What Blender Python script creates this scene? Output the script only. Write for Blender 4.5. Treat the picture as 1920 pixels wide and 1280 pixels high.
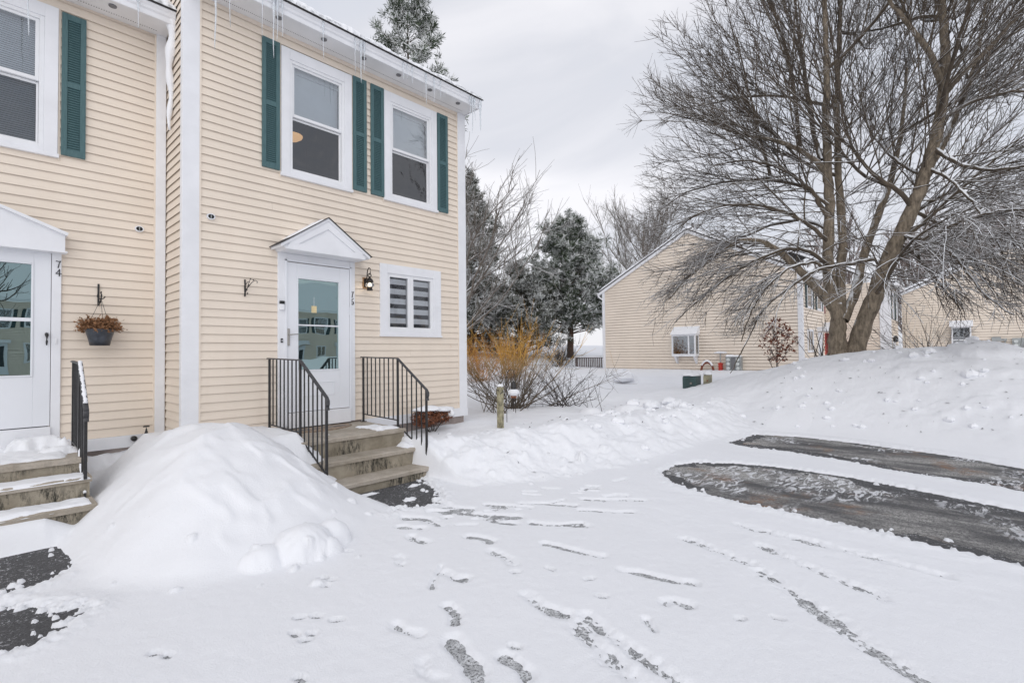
import bpy, math, random
import numpy as np
from mathutils import Matrix, Vector

# ------------------------------------------------------------------ scene, camera, light
for o in list(bpy.data.objects): bpy.data.objects.remove(o)
scene = bpy.context.scene
COL = scene.collection
R = math.radians

cam_data = bpy.data.cameras.new('camera')
cam = bpy.data.objects.new('camera', cam_data); COL.objects.link(cam)
cam_data.sensor_width = 36.0
cam_data.lens = 36.0 * 936.288 / 1920.0
cam_data.clip_start = 0.05; cam_data.clip_end = 2000
_y, _p, _r = R(47.417), R(1.298), R(-0.614)
_fw = Vector((math.sin(_y)*math.cos(_p), math.cos(_y)*math.cos(_p), math.sin(_p)))
_rt = Vector((math.cos(_y), -math.sin(_y), 0)); _up = _rt.cross(_fw)
_rt, _up = math.cos(_r)*_rt + math.sin(_r)*_up, -math.sin(_r)*_rt + math.cos(_r)*_up
cam.matrix_world = Matrix(((_rt.x, _up.x, -_fw.x, -1.695), (_rt.y, _up.y, -_fw.y, -6.768),
                           (_rt.z, _up.z, -_fw.z, 0.772), (0, 0, 0, 1)))
scene.camera = cam
scene.render.resolution_x = 1024; scene.render.resolution_y = 682

SUN_EL, SUN_AZ = R(29), R(226)          # azimuth clockwise from +Y: the light comes from behind and left of the camera
world = bpy.data.worlds.new('World'); scene.world = world; world.use_nodes = True
wt = world.node_tree; wt.nodes.clear()
def wn(t, **k):
    n = wt.nodes.new(t)
    for a, b in k.items(): setattr(n, a, b)
    return n
w_out = wn('ShaderNodeOutputWorld'); w_bg = wn('ShaderNodeBackground'); w_bg.inputs[1].default_value = 0.1
sky = wn('ShaderNodeTexSky', sky_type='NISHITA', sun_disc=False, sun_elevation=SUN_EL, sun_rotation=SUN_AZ)
w_tc = wn('ShaderNodeTexCoord'); w_map = wn('ShaderNodeMapping'); w_map.inputs['Scale'].default_value = (1, 1, 1.9)
w_map.inputs['Location'].default_value = (0.52, 0.30, 0.10)
w_no = wn('ShaderNodeTexNoise'); w_no.inputs['Scale'].default_value = 1.7; w_no.inputs['Detail'].default_value = 7
w_no.inputs['Roughness'].default_value = 0.5; w_no.inputs['Distortion'].default_value = 0.5
w_cr = wn('ShaderNodeValToRGB')
w_cr.color_ramp.elements[0].position = 0.34; w_cr.color_ramp.elements[0].color = (0.595, 0.625, 0.70, 1)
w_cr.color_ramp.elements[1].position = 0.70; w_cr.color_ramp.elements[1].color = (0.87, 0.86, 0.89, 1)
_e = w_cr.color_ramp.elements.new(0.52); _e.color = (0.665, 0.675, 0.725, 1)
w_dot = wn('ShaderNodeVectorMath', operation='DOT_PRODUCT'); w_dot.inputs[1].default_value = (0.655, 0.616, 0.438)   # thinner cloud towards the bright part of the sky
w_gl = wn('ShaderNodeMapRange', interpolation_type='SMOOTHSTEP'); w_gl.inputs['From Min'].default_value = 0.90; w_gl.inputs['From Max'].default_value = 1.0
w_gl.inputs['To Max'].default_value = 0.24
w_ad = wn('ShaderNodeMath', operation='ADD')
w_mul = wn('ShaderNodeVectorMath', operation='SCALE'); w_mul.inputs['Scale'].default_value = 10.7
w_mix = wn('ShaderNodeMixRGB'); w_mix.inputs[0].default_value = 0.93
L = wt.links.new
L(w_tc.outputs['Generated'], w_map.inputs[0]); L(w_map.outputs[0], w_no.inputs['Vector'])
L(w_tc.outputs['Generated'], w_dot.inputs[0]); L(w_dot.outputs['Value'], w_gl.inputs[0]); L(w_gl.outputs[0], w_ad.inputs[0]); L(w_no.outputs['Fac'], w_ad.inputs[1]); L(w_ad.outputs[0], w_cr.inputs[0]); L(w_cr.outputs[0], w_mul.inputs[0])
L(sky.outputs[0], w_mix.inputs[1]); L(w_mul.outputs[0], w_mix.inputs[2])
L(w_mix.outputs[0], w_bg.inputs[0]); L(w_bg.outputs[0], w_out.inputs[0])

sun_data = bpy.data.lights.new('sun', 'SUN'); sun_data.energy = 1.1; sun_data.angle = R(75); sun_data.color = (1.0, 0.965, 0.92)
sun = bpy.data.objects.new('sun', sun_data); COL.objects.link(sun)
_d = Vector((math.sin(SUN_AZ)*math.cos(SUN_EL), math.cos(SUN_AZ)*math.cos(SUN_EL), math.sin(SUN_EL)))
sun.rotation_euler = _d.to_track_quat('Z', 'Y').to_euler(); sun.location = (-4, -10, 12)
vs = scene.view_settings
vs.view_transform = 'Standard'; vs.look = 'None'; vs.gamma = 1; vs.exposure = 0.14; vs.use_curve_mapping = False

rng = np.random.default_rng(7); random.seed(7)

# ------------------------------------------------------------------ helpers: materials
def srgb(r, g, b):
    f = lambda c: (c/255/12.92) if c <= 10 else ((c/255+0.055)/1.055)**2.4
    return (f(r), f(g), f(b), 1)
class NT:
    def __init__(s, name):
        s.m = bpy.data.materials.new(name); s.m.use_nodes = True; s.t = s.m.node_tree
        s.b = s.t.nodes['Principled BSDF']; s.out = s.t.nodes['Material Output']
    def n(s, t, ins=None, **k):
        x = s.t.nodes.new(t)
        for a, b in k.items(): setattr(x, a, b)
        for a, b in (ins or {}).items():
            if isinstance(b, bpy.types.NodeSocket): s.t.links.new(b, x.inputs[a])
            else: x.inputs[a].default_value = b
        return x
    def l(s, a, b): s.t.links.new(a, b)
    def coord(s, kind='Object', scale=(1, 1, 1)):
        if kind == 'World':
            v = s.n('ShaderNodeNewGeometry').outputs['Position']
        else: v = s.n('ShaderNodeTexCoord').outputs[kind]
        return s.n('ShaderNodeMapping', {0: v, 'Scale': scale}).outputs[0]
    def noise(s, v, sc, det=4, rough=0.55, dist=0):
        return s.n('ShaderNodeTexNoise', {'Vector': v, 'Scale': sc, 'Detail': det, 'Roughness': rough, 'Distortion': dist}).outputs['Fac']
    def ramp(s, f, stops):
        r = s.n('ShaderNodeValToRGB', {0: f}); e = r.color_ramp.elements
        while len(e) < len(stops): e.new(0.5)
        for el, (p, c) in zip(e, stops):
            el.position = p; el.color = c if not isinstance(c, (int, float)) else (c, c, c, 1)
        return r.outputs[0]
    def mix(s, f, a, b, mode='MIX'):
        x = s.n('ShaderNodeMixRGB', blend_type=mode)
        for i, q in enumerate((f, a, b)):
            if isinstance(q, bpy.types.NodeSocket): s.l(q, x.inputs[i])
            else: x.inputs[i].default_value = q
        return x.outputs[0]
    def bump(s, h, st=0.3, d=0.01):
        b = s.n('ShaderNodeBump', {'Height': h, 'Strength': st, 'Distance': d}); s.l(b.outputs[0], s.b.inputs['Normal'])
    def set(s, **k):
        for a, v in k.items():
            a = a.replace('_', ' ')
            if isinstance(v, bpy.types.NodeSocket): s.l(v, s.b.inputs[a])
            else: s.b.inputs[a].default_value = v
        return s
M = {}
def plain(name, col, rough=0.5, metal=0, var=0.08, vscale=6, bump=0.0, bscale=60, kind='World'):
    t = NT(name); v = t.coord(kind)
    n = t.noise(v, vscale)
    dark = tuple(c*(1-var*2) for c in col[:3])+(1,); lite = tuple(min(1, c*(1+var)) for c in col[:3])+(1,)
    t.set(Base_Color=t.ramp(n, [(0.3, dark), (0.7, lite)]), Roughness=rough, Metallic=metal)
    if bump: t.bump(t.noise(v, bscale, 6), bump, 0.004)
    M[name] = t.m; return t
plain('white_trim', (0.80, 0.81, 0.84, 1), 0.45, var=0.03, vscale=3)
plain('door_white', (0.78, 0.80, 0.84, 1), 0.4, var=0.015, vscale=2)
plain('soffit_white', (0.78, 0.78, 0.79, 1), 0.5, var=0.04, vscale=2)
plain('black_metal', (0.022, 0.021, 0.022, 1), 0.38, var=0.2, vscale=40, bump=0.15, bscale=200)
plain('rail_top', (0.05, 0.05, 0.055, 1), 0.45, var=0.25, vscale=30)
plain('dark_bronze', (0.035, 0.03, 0.028, 1), 0.4, metal=0.5, var=0.2)
plain('nickel', (0.45, 0.43, 0.40, 1), 0.3, metal=0.9)
plain('interior_dark', (0.045, 0.05, 0.055, 1), 0.9)
plain('blind_white', (0.82, 0.83, 0.86, 1), 0.7, var=0.02)
plain('blind_dark', (0.05, 0.052, 0.06, 1), 0.8)
plain('screen_dark', (0.05, 0.055, 0.06, 1), 0.9)
plain('vinyl_frame', (0.80, 0.81, 0.83, 1), 0.35, var=0.02)
plain('vent_grey', (0.18, 0.18, 0.19, 1), 0.6)
plain('hole_dark', (0.02, 0.02, 0.02, 1), 0.9)
plain('shingle', (0.055, 0.05, 0.05, 1), 0.9, var=0.3, vscale=30)
plain('pot_plastic', (0.045, 0.052, 0.065, 1), 0.35, var=0.3, vscale=12)
plain('dried_stalk', (0.30, 0.15, 0.07, 1), 0.8, var=0.35, vscale=60)
plain('dried_leaf', (0.26, 0.10, 0.05, 1), 0.8, var=0.4, vscale=30)
plain('mat_coir', (0.36, 0.27, 0.20, 1), 0.95, var=0.2, vscale=40, bump=0.5, bscale=300)
plain('orange_box', (0.42, 0.25, 0.13, 1), 0.7)
plain('tag_cream', (0.75, 0.62, 0.36, 1), 0.6)
plain('old_wood', (0.36, 0.33, 0.22, 1), 0.9, var=0.3, vscale=14, bump=0.4, bscale=40)
plain('grey_wood', (0.20, 0.16, 0.15, 1), 0.9, var=0.3, vscale=14)
plain('utility_green', (0.045, 0.085, 0.085, 1), 0.5, var=0.3, vscale=3)
plain('utility_tan', (0.34, 0.32, 0.22, 1), 0.6, var=0.3, vscale=4)
plain('meter_grey', (0.36, 0.38, 0.38, 1), 0.5, var=0.15)
plain('glass_dome', (0.62, 0.65, 0.64, 1), 0.15)
plain('red_paint', (0.50, 0.035, 0.02, 1), 0.5)
plain('hose_brown', (0.20, 0.045, 0.02, 1), 0.6)
plain('red_shutter', (0.25, 0.05, 0.05, 1), 0.6)
plain('far_shutter', (0.03, 0.06, 0.065, 1), 0.6)
plain('twig_dark', (0.055, 0.045, 0.04, 1), 0.9, var=0.3)
plain('foundation', (0.33, 0.28, 0.26, 1), 0.95, var=0.2, vscale=5, bump=0.4, bscale=80)
plain('black_plastic', (0.012, 0.012, 0.013, 1), 0.3)

def siding(name, col, lap=0.0):
    t = NT(name); v = t.coord('World')
    big = t.noise(v, 1.1, 3); streak = t.noise(t.coord('World', (3, 3, 0.35)), 2.2, 4)
    c = t.mix(t.ramp(big, [(0.35, 0.0), (0.7, 1.0)]), tuple(x*0.95 for x in col[:3])+(1,), tuple(min(1, x*1.03) for x in col[:3])+(1,))
    c = t.mix(t.ramp(streak, [(0.5, 0.0), (0.8, 0.22)]), c, tuple(x*y for x, y in zip(col[:3], (0.86, 0.82, 0.78)))+(1,))
    t.set(Base_Color=c, Roughness=0.55)
    g = t.noise(t.coord('World', (4, 4, 60)), 6, 3)
    t.bump(g, 0.08, 0.002); M[name] = t.m
siding('siding_cream', (0.80, 0.705, 0.60, 1))
siding('siding_far', (0.85, 0.75, 0.64, 1))
plain('siding_edge', (0.55, 0.45, 0.34, 1), 0.6)

t = NT('shutter_green'); v = t.coord('World', (20, 20, 1.2))
t.set(Base_Color=t.ramp(t.noise(v, 8, 5), [(0.3, (0.048, 0.108, 0.118, 1)), (0.75, (0.085, 0.165, 0.175, 1))]), Roughness=0.6)
t.bump(t.noise(v, 14, 5), 0.4, 0.003); M['shutter_green'] = t.m

# snow: white with very faint grey soiling, fine crust relief
def snowmat(name, col=(0.845, 0.858, 0.89, 1), specks=True, crust=0.5):
    t = NT(name); v = t.coord('World')
    c = col
    if specks:
        s1 = t.noise(v, 23, 3, 0.6); s2 = t.noise(v, 1.3, 3)
        grime = t.mix(t.ramp(s1, [(0.74, 0.0), (0.80, 0.55)]), (0, 0, 0, 1), t.ramp(s2, [(0.52, 0.0), (0.7, 1.0)]), 'MIX')
        f = t.n('ShaderNodeMath', {0: t.ramp(s1, [(0.725, 0.0), (0.79, 0.5)]), 1: t.ramp(s2, [(0.5, 0.0), (0.66, 1.0)])}, operation='MULTIPLY').outputs[0]
        c = t.mix(f, col, (0.42, 0.40, 0.38, 1))
        c = t.mix(t.ramp(t.noise(v, 0.8, 4), [(0.4, 0.0), (0.75, 0.6)]), c, tuple(x*0.95 for x in col[:3])+(1,))
    t.set(Base_Color=c, Roughness=0.75)
    t.b.inputs['Specular IOR Level'].default_value = 0.25
    a = t.noise(v, 18, 6, 0.6); b = t.noise(v, 90, 4, 0.7)
    h = t.n('ShaderNodeMath', {0: a, 1: 0.8, 2: b}, operation='MULTIPLY_ADD').outputs[0]
    t.bump(h, crust, 0.012); M[name] = t.m
snowmat('snow', crust=0.42)
snowmat('snow_clean', (0.855, 0.868, 0.90, 1), specks=False, crust=0.35)
t = NT('ice'); t.set(Base_Color=(0.85, 0.89, 0.93, 1), Roughness=0.12, Transmission_Weight=0.55, IOR=1.31)
t.bump(t.noise(t.coord('World', (1, 1, 0.4)), 60, 3), 0.5, 0.004); M['ice'] = t.m

t = NT('edge_ice'); t.set(Base_Color=t.ramp(t.noise(t.coord('World'), 16, 4), [(0.38, (0.42, 0.43, 0.45, 1)), (0.6, (0.86, 0.88, 0.91, 1))]), Roughness=0.3); M['edge_ice'] = t.m
# asphalt, dark and frosted
def asphalt(name, mode):
    t = NT(name); v = t.coord('World')
    mul = lambda p, q: t.n('ShaderNodeMath', {0: p, 1: q}, operation='MULTIPLY').outputs[0]
    g = t.noise(v, 120, 4, 0.8); lo = t.noise(v, 1.9, 5); md = t.noise(v, 11, 4, 0.6)
    c = t.mix(t.ramp(g, [(0.35, 0.0), (0.68, 1.0)]), (0.030, 0.030, 0.033, 1), (0.13, 0.13, 0.135, 1))
    if mode == 'frost':          # salted, dried tarmac inside a parking bay
        wide = t.noise(t.coord('World', (1, 0.3, 1)), 1.9, 5, 0.65); fine = t.noise(v, 60, 4, 0.85)
        st = t.noise(t.coord('World', (0.35, 1.0, 1)), 15, 6, 0.72, 0.8)
        k = mul(t.ramp(wide, [(0.42, 0.06), (0.60, 1.0)]), t.ramp(fine, [(0.40, 0.0), (0.56, 1.0)]))
        c = t.mix(k, c, (0.50, 0.49, 0.47, 1))
        k2 = mul(t.ramp(st, [(0.50, 0.0), (0.55, 0.95)]), t.ramp(t.noise(v, 0.9, 3), [(0.50, 0.0), (0.57, 1.0)]))
        c = t.mix(k2, c, (0.72, 0.73, 0.76, 1))
        rust = mul(t.ramp(t.noise(v, 1.5, 3), [(0.55, 0.0), (0.66, 0.85)]), t.ramp(md, [(0.42, 0.1), (0.62, 0.95)]))
        c = t.mix(rust, c, (0.25, 0.145, 0.085, 1))
    elif mode == 'packed':       # trodden snow frozen onto the tarmac
        k = t.ramp(t.noise(v, 65, 5, 0.8), [(0.40, 0.0), (0.52, 1.0)])
        k = t.n('ShaderNodeMath', {0: k, 1: t.ramp(md, [(0.42, 0.55), (0.60, 1.0)])}, operation='MULTIPLY').outputs[0]
        c = t.mix(k, c, (0.70, 0.715, 0.735, 1))
    else:                        # swept tarmac with a few crumbs
        k = mul(t.ramp(t.noise(v, 42, 5, 0.8), [(0.57, 0.0), (0.62, 1.0)]), t.ramp(t.noise(v, 3.5, 4), [(0.42, 0.10), (0.58, 1.0)]))
        c = t.mix(k, c, (0.80, 0.82, 0.85, 1))
    t.set(Base_Color=c, Roughness=0.85); t.bump(g, 0.8, 0.008); M[name] = t.m
asphalt('asphalt', 'bare'); asphalt('asphalt_frost', 'frost'); asphalt('asphalt_packed', 'packed')

# weathered concrete steps
t = NT('concrete'); v = t.coord('World')
c = t.ramp(t.noise(v, 3.5, 6, 0.65), [(0.3, (0.31, 0.27, 0.215, 1)), (0.55, (0.44, 0.39, 0.33, 1)), (0.78, (0.56, 0.51, 0.45, 1))])
c = t.mix(t.ramp(t.noise(v, 60, 4, 0.7), [(0.4, 0.0), (0.75, 0.35)]), c, (0.17, 0.16, 0.13, 1))
t.set(Base_Color=c, Roughness=0.9); t.bump(t.noise(v, 70, 5, 0.7), 0.5, 0.006); M['concrete'] = t.m
t = NT('concrete_riser'); v = t.coord('World'); vv = t.coord('World', (1, 1, 0.25))
c = t.ramp(t.noise(v, 4, 6, 0.65), [(0.3, (0.23, 0.20, 0.15, 1)), (0.7, (0.42, 0.375, 0.30, 1))])
k = t.n('ShaderNodeMath', {0: t.ramp(t.noise(vv, 30, 5, 0.8), [(0.42, 1.0), (0.56, 0.0)]), 1: t.ramp(t.noise(v, 2.2, 3), [(0.45, 0.0), (0.6, 0.95)])}, operation='MULTIPLY').outputs[0]
c = t.mix(k, c, (0.03, 0.03, 0.025, 1))
t.set(Base_Color=c, Roughness=0.95); t.bump(t.noise(v, 70, 5, 0.7), 0.6, 0.006); M['concrete_riser'] = t.m

# glass that reflects like a coated pane; the pane is slightly uneven
def glass(name, tint, refl, wav=0.25, wscale=5, rc=(0.95, 0.97, 1, 1)):
    t = NT(name); v = t.coord('World')
    b = t.n('ShaderNodeBump', {'Height': t.noise(v, wscale, 1), 'Strength': wav, 'Distance': 0.02})
    gl = t.n('ShaderNodeBsdfGlossy', {'Roughness': 0.0, 'Color': rc, 'Normal': b.outputs[0]})
    tr = t.n('ShaderNodeBsdfTransparent', {'Color': tint})
    fr = t.n('ShaderNodeFresnel', {'IOR': 1.5})
    f = t.n('ShaderNodeMath', {0: fr.outputs[0], 1: 1.0, 2: refl}, operation='MULTIPLY_ADD', use_clamp=True).outputs[0]
    mx = t.n('ShaderNodeMixShader', {0: f, 1: tr.outputs[0], 2: gl.outputs[0]}); t.l(mx.outputs[0], t.out.inputs[0]); M[name] = t.m
glass('window_glass', (0.72, 0.78, 0.80, 1), 0.22, 0.10, 3)
glass('screen_glass', (0.42, 0.46, 0.48, 1), 0.085, 0.35, 6)
glass('clear_glass', (0.93, 0.95, 0.96, 1), 0.05, 0.15, 4)
glass('door_glass', (0.45, 0.62, 0.62, 1), 0.36, 0.07, 2.5, (0.70, 0.93, 0.93, 1))
glass('far_glass', (0.6, 0.65, 0.68, 1), 0.22, 0.2, 4)
glass('lamp_glass', (0.95, 0.95, 0.93, 1), 0.05, 0.1)
t = NT('lamp_glow'); t.set(Base_Color=(1, 0.9, 0.7, 1), Emission_Color=(1, 0.86, 0.62, 1), Emission_Strength=6.0); M['lamp_glow'] = t.m
t = NT('ceiling_lamp_glow'); t.set(Base_Color=(0.9, 0.6, 0.3, 1), Emission_Color=(1, 0.55, 0.25, 1), Emission_Strength=1.2); M['ceiling_lamp_glow'] = t.m

# bark with snow lying on whatever faces up
def bark(name, dark, lite, snow=0.0, thr=0.55, sc=9):
    t = NT(name); v = t.coord('World', (1, 1, 0.35))
    n = t.noise(v, sc, 6, 0.7); c = t.ramp(n, [(0.3, dark), (0.7, lite)])
    if snow:
        nz = t.n('ShaderNodeSeparateXYZ', {0: t.n('ShaderNodeNewGeometry').outputs['Normal']}).outputs[2]
        brk = t.noise(t.coord('World'), 2.5, 4)
        s = t.n('ShaderNodeMath', {0: brk, 1: 0.9, 2: nz}, operation='MULTIPLY_ADD').outputs[0]
        c = t.mix(t.ramp(s, [(thr+0.45, 0.0), (thr+0.56, snow)]), c, (0.86, 0.88, 0.91, 1))
    t.set(Base_Color=c, Roughness=0.95); t.bump(n, 0.8, 0.03); M[name] = t.m
bark('bark_main', (0.06, 0.048, 0.036, 1), (0.33, 0.27, 0.20, 1), 0.95, 0.42, 16)
bark('bark_twig', (0.045, 0.035, 0.027, 1), (0.14, 0.11, 0.08, 1), 0.95, 0.34, 4)
bark('bark_thin', (0.055, 0.043, 0.034, 1), (0.12, 0.095, 0.075, 1), 0.9, 0.42, 4)
bark('bark_far', (0.07, 0.058, 0.05, 1), (0.17, 0.145, 0.125, 1), 0.85, 0.42, 4)
bark('bark_pale', (0.10, 0.085, 0.07, 1), (0.23, 0.20, 0.17, 1), 0.85, 0.30, 4)
bark('bark_pine', (0.05, 0.03, 0.022, 1), (0.15, 0.09, 0.06, 1), 0.5, 0.6)
bark('bark_wood', (0.13, 0.095, 0.08, 1), (0.27, 0.215, 0.19, 1), 0.8, 0.32, 4)
t = NT('willow_twig'); v = t.coord('World'); z = t.n('ShaderNodeSeparateXYZ', {0: v}).outputs[2]
f = t.n('ShaderNodeMath', {0: t.noise(v, 3, 2), 1: 0.5, 2: z}, operation='MULTIPLY_ADD').outputs[0]
t.set(Base_Color=t.ramp(f, [(0.45, (0.11, 0.085, 0.06, 1)), (0.80, (0.34, 0.22, 0.075, 1)), (1.0, (0.60, 0.34, 0.07, 1))]), Roughness=0.7); M['willow_twig'] = t.m
plain('orange_twig', (0.52, 0.25, 0.06, 1), 0.8, var=0.35, vscale=3)
plain('needles', (0.062, 0.088, 0.048, 1), 0.7, var=0.4, vscale=1.5)
plain('needles_olive', (0.065, 0.072, 0.042, 1), 0.7, var=0.4, vscale=1.5)
plain('needle_snow', (0.74, 0.755, 0.75, 1), 0.8, var=0.05)
plain('oak_leaf', (0.22, 0.075, 0.04, 1), 0.8, var=0.5, vscale=9)

# ------------------------------------------------------------------ helpers: meshes and things
class MB:
    def __init__(s): s.v = []; s.f = []; s.n = 0
    def add(s, V, F):
        b = s.n; s.v.extend(V); s.f.extend(tuple(i+b for i in q) for q in F); s.n += len(V)
    def box(s, x0, x1, y0, y1, z0, z1):
        s.add([(x0, y0, z0), (x1, y0, z0), (x1, y1, z0), (x0, y1, z0), (x0, y0, z1), (x1, y0, z1), (x1, y1, z1), (x0, y1, z1)],
              [(0, 3, 2, 1), (4, 5, 6, 7), (0, 1, 5, 4), (1, 2, 6, 5), (2, 3, 7, 6), (3, 0, 4, 7)]); return s
    def quad(s, a, b, c, d): s.add([a, b, c, d], [(0, 1, 2, 3)]); return s
    def prism(s, pts, axis, a0, a1):
        # pts: 2-D outline in the two other axes (order x,y,z without axis)
        n = len(pts)
        def mk(p, a):
            return {'x': (a, p[0], p[1]), 'y': (p[0], a, p[1]), 'z': (p[0], p[1], a)}[axis]
        V = [mk(p, a0) for p in pts]+[mk(p, a1) for p in pts]
        F = [tuple(range(n)), tuple(range(2*n-1, n-1, -1))]+[(i, i+n, (i+1) % n+n, (i+1) % n) for i in range(n)]
        s.add(V, F); return s
    def tube(s, pts, rad, k=6, cap=True):
        P = np.asarray(pts, float); n = len(P); rad = np.broadcast_to(np.asarray(rad, float), (n,))
        T = np.gradient(P, axis=0); T /= np.linalg.norm(T, axis=1)[:, None]+1e-9
        ref = np.array([0, 0, 1.0]) if abs(T[0][2]) < 0.9 else np.array([1.0, 0, 0])
        A = np.cross(T, ref); A /= np.linalg.norm(A, axis=1)[:, None]+1e-9; B = np.cross(T, A)
        an = np.arange(k)*2*np.pi/k
        V = (P[:, None]+rad[:, None, None]*(np.cos(an)[None, :, None]*A[:, None]+np.sin(an)[None, :, None]*B[:, None])).reshape(-1, 3)
        F = [(i*k+j, i*k+(j+1) % k, (i+1)*k+(j+1) % k, (i+1)*k+j) for i in range(n-1) for j in range(k)]
        if cap: F += [tuple(range(k-1, -1, -1)), tuple((n-1)*k+j for j in range(k))]
        s.add([tuple(q) for q in V], F); return s
    def lathe(s, prof, c=(0, 0, 0), k=16):
        V = []; F = []
        for r, z in prof:
            for j in range(k): V.append((c[0]+r*math.cos(2*math.pi*j/k), c[1]+r*math.sin(2*math.pi*j/k), c[2]+z))
        for i in range(len(prof)-1):
            for j in range(k): F.append((i*k+j, i*k+(j+1) % k, (i+1)*k+(j+1) % k, (i+1)*k+j))
        F += [tuple(range(k-1, -1, -1)), tuple((len(prof)-1)*k+j for j in range(k))]
        s.add(V, F); return s
    def mesh(s, name):
        me = bpy.data.meshes.new(name); me.from_pydata(s.v, [], s.f); me.update(); return me
    def build(s, name, mat, parent=None, smooth=False, bevel=0):
        me = s.mesh(name); return link(name, me, mat, parent, smooth, bevel)
def link(name, me, mat, parent=None, smooth=False, bevel=0):
    o = bpy.data.objects.new(name, me); COL.objects.link(o)
    if mat is not None and not me.materials: me.materials.append(M[mat] if isinstance(mat, str) else mat)
    if smooth: me.polygons.foreach_set('use_smooth', [True]*len(me.polygons))
    if parent is not None: put(o, parent)
    if bevel:
        b = o.modifiers.new('bevel', 'BEVEL'); b.width = bevel; b.segments = 2; b.limit_method = 'ANGLE'
    return o
ORG = {}
def put(o, parent):
    o.parent = parent
    g = parent; off = Vector((0, 0, 0))
    while g is not None: off += Vector(g.location); g = g.parent
    o.location = Vector(o.location) - off           # meshes are written in world coordinates
def tag(o, label, cat, group=None):
    o['label'] = label; o['category'] = cat
    if group: o['group'] = group
    return o
def thing(name, loc, label, cat, group=None):
    o = bpy.data.objects.new(name, None); o.empty_display_size = 0.2; COL.objects.link(o); o.location = loc
    return tag(o, label, cat, group)
def kind(o, k): o['kind'] = k; return o
def box(name, mat, parent, x0, x1, y0, y1, z0, z1, bevel=0): return MB().box(x0, x1, y0, y1, z0, z1).build(name, mat, parent, bevel=bevel)

# vectorised value noise
def _hash(ix, iy, seed):
    h = (ix.astype(np.int64)*374761393 + iy.astype(np.int64)*668265263 + seed*144269) & 0x7fffffff
    h = ((h ^ (h >> 13))*1274126177) & 0x7fffffff
    return ((h ^ (h >> 16)) & 0xffff)/65535.0
def vnoise(x, y, seed=0):
    ix = np.floor(x); iy = np.floor(y); fx = x-ix; fy = y-iy
    fx = fx*fx*fx*(fx*(fx*6-15)+10); fy = fy*fy*fy*(fy*(fy*6-15)+10)
    a = _hash(ix, iy, seed); b = _hash(ix+1, iy, seed); c = _hash(ix, iy+1, seed); d = _hash(ix+1, iy+1, seed)
    return (a+(b-a)*fx)*(1-fy)+(c+(d-c)*fx)*fy
def fbm(x, y, sc, oct=4, seed=0, gain=0.5):
    s = 0; a = 1; t_ = 0
    for i in range(oct):
        s = s+a*vnoise(x*sc+i*17.3, y*sc-i*9.1, seed+i*31); t_ += a; a *= gain; sc *= 2.03
    return s/t_*2-1          # about -1..1
def sstep(a, b, x):
    t_ = np.clip((x-a)/(b-a), 0, 1); return t_*t_*(3-2*t_)
def smax(a, b, k):
    h = np.clip(0.5+0.5*(a-b)/k, 0, 1); return b+(a-b)*h+k*h*(1-h)
def polysd(px, py, poly):
    n = len(poly); d = np.full(px.shape, 1e9); s = np.ones(px.shape)
    for i in range(n):
        ax, ay = poly[i]; bx, by = poly[i-1]
        ex, ey = bx-ax, by-ay; wx, wy = px-ax, py-ay
        h = np.clip((wx*ex+wy*ey)/(ex*ex+ey*ey+1e-12), 0, 1)
        d = np.minimum(d, (wx-ex*h)**2+(wy-ey*h)**2)
        c1 = py >= ay; c2 = py < by; c3 = ex*wy > ey*wx
        fl = (c1 & c2 & c3) | (~c1 & ~c2 & ~c3); s = np.where(fl, -s, s)
    return s*np.sqrt(d)

# ------------------------------------------------------------------ ground: asphalt, bays and the snow lying on it
LOT = -0.80
g = MB().quad((-90, -90, LOT), (14, -90, LOT), (14, 0.2, LOT), (-90, 0.2, LOT)).build('asphalt_lot', 'asphalt_packed'); kind(g, 'structure')
BAY1 = [(4.36, -3.81), (4.02, -4.11), (3.86, -4.40), (3.74, -4.70), (3.67, -5.05), (3.67, -5.53), (3.62, -5.96), (3.53, -6.34), (3.48, -6.67), (3.41, -7.0), (3.3, -8.6),
        (5.0, -8.6), (5.12, -7.1), (5.27, -6.65), (5.43, -6.2), (5.58, -5.68), (5.62, -5.1), (5.62, -4.77), (5.47, -4.28), (5.26, -3.91), (4.88, -3.77)]
BAY2 = [(7.0, -3.7), (6.82, -4.06), (6.84, -4.6), (6.69, -5.2), (6.6, -5.52), (6.33, -6.03), (6.25, -6.44), (6.18, -6.86), (6.01, -7.15), (5.9, -8.6), (7.5, -8.6), (7.66, -7.24),
        (7.98, -6.61), (8.17, -6.0), (8.38, -5.27), (8.45, -4.46), (8.3, -3.79)]
PATCH = [(1.05, -1.5), (1.0, -2.30), (1.10, -2.50), (1.29, -2.50), (1.48, -2.58), (1.64, -2.62), (1.84, -2.36), (2.0, -1.98), (2.15, -1.6)]
LP1 = [(-1.9, -0.96), (-1.51, -0.97), (-1.33, -1.01), (-1.13, -1.23), (-1.16, -1.68), (-1.27, -1.9), (-1.39, -2.0), (-1.54, -1.98), (-1.9, -1.9)]
LP2 = [(-1.9, -2.2), (-1.55, -2.29), (-1.37, -2.48), (-1.22, -2.71), (-1.33, -2.83), (-1.45, -2.94), (-1.57, -2.95), (-1.9, -2.9)]
def sheet(name, pts, z, mat):
    o = MB(); o.add([(p[0], p[1], z) for p in pts], [tuple(range(len(pts)))]); return kind(o.build(name, mat), 'structure')
def swell(poly, kx, ky):
    cx = sum(p[0] for p in poly)/len(poly); cy = sum(p[1] for p in poly)/len(poly); return [(cx+(p[0]-cx)*kx, cy+(p[1]-cy)*ky) for p in poly]
for poly in (BAY1, BAY2): sheet('parking_bay', swell(poly, 1.14, 1.08), LOT+0.004, 'asphalt')
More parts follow.
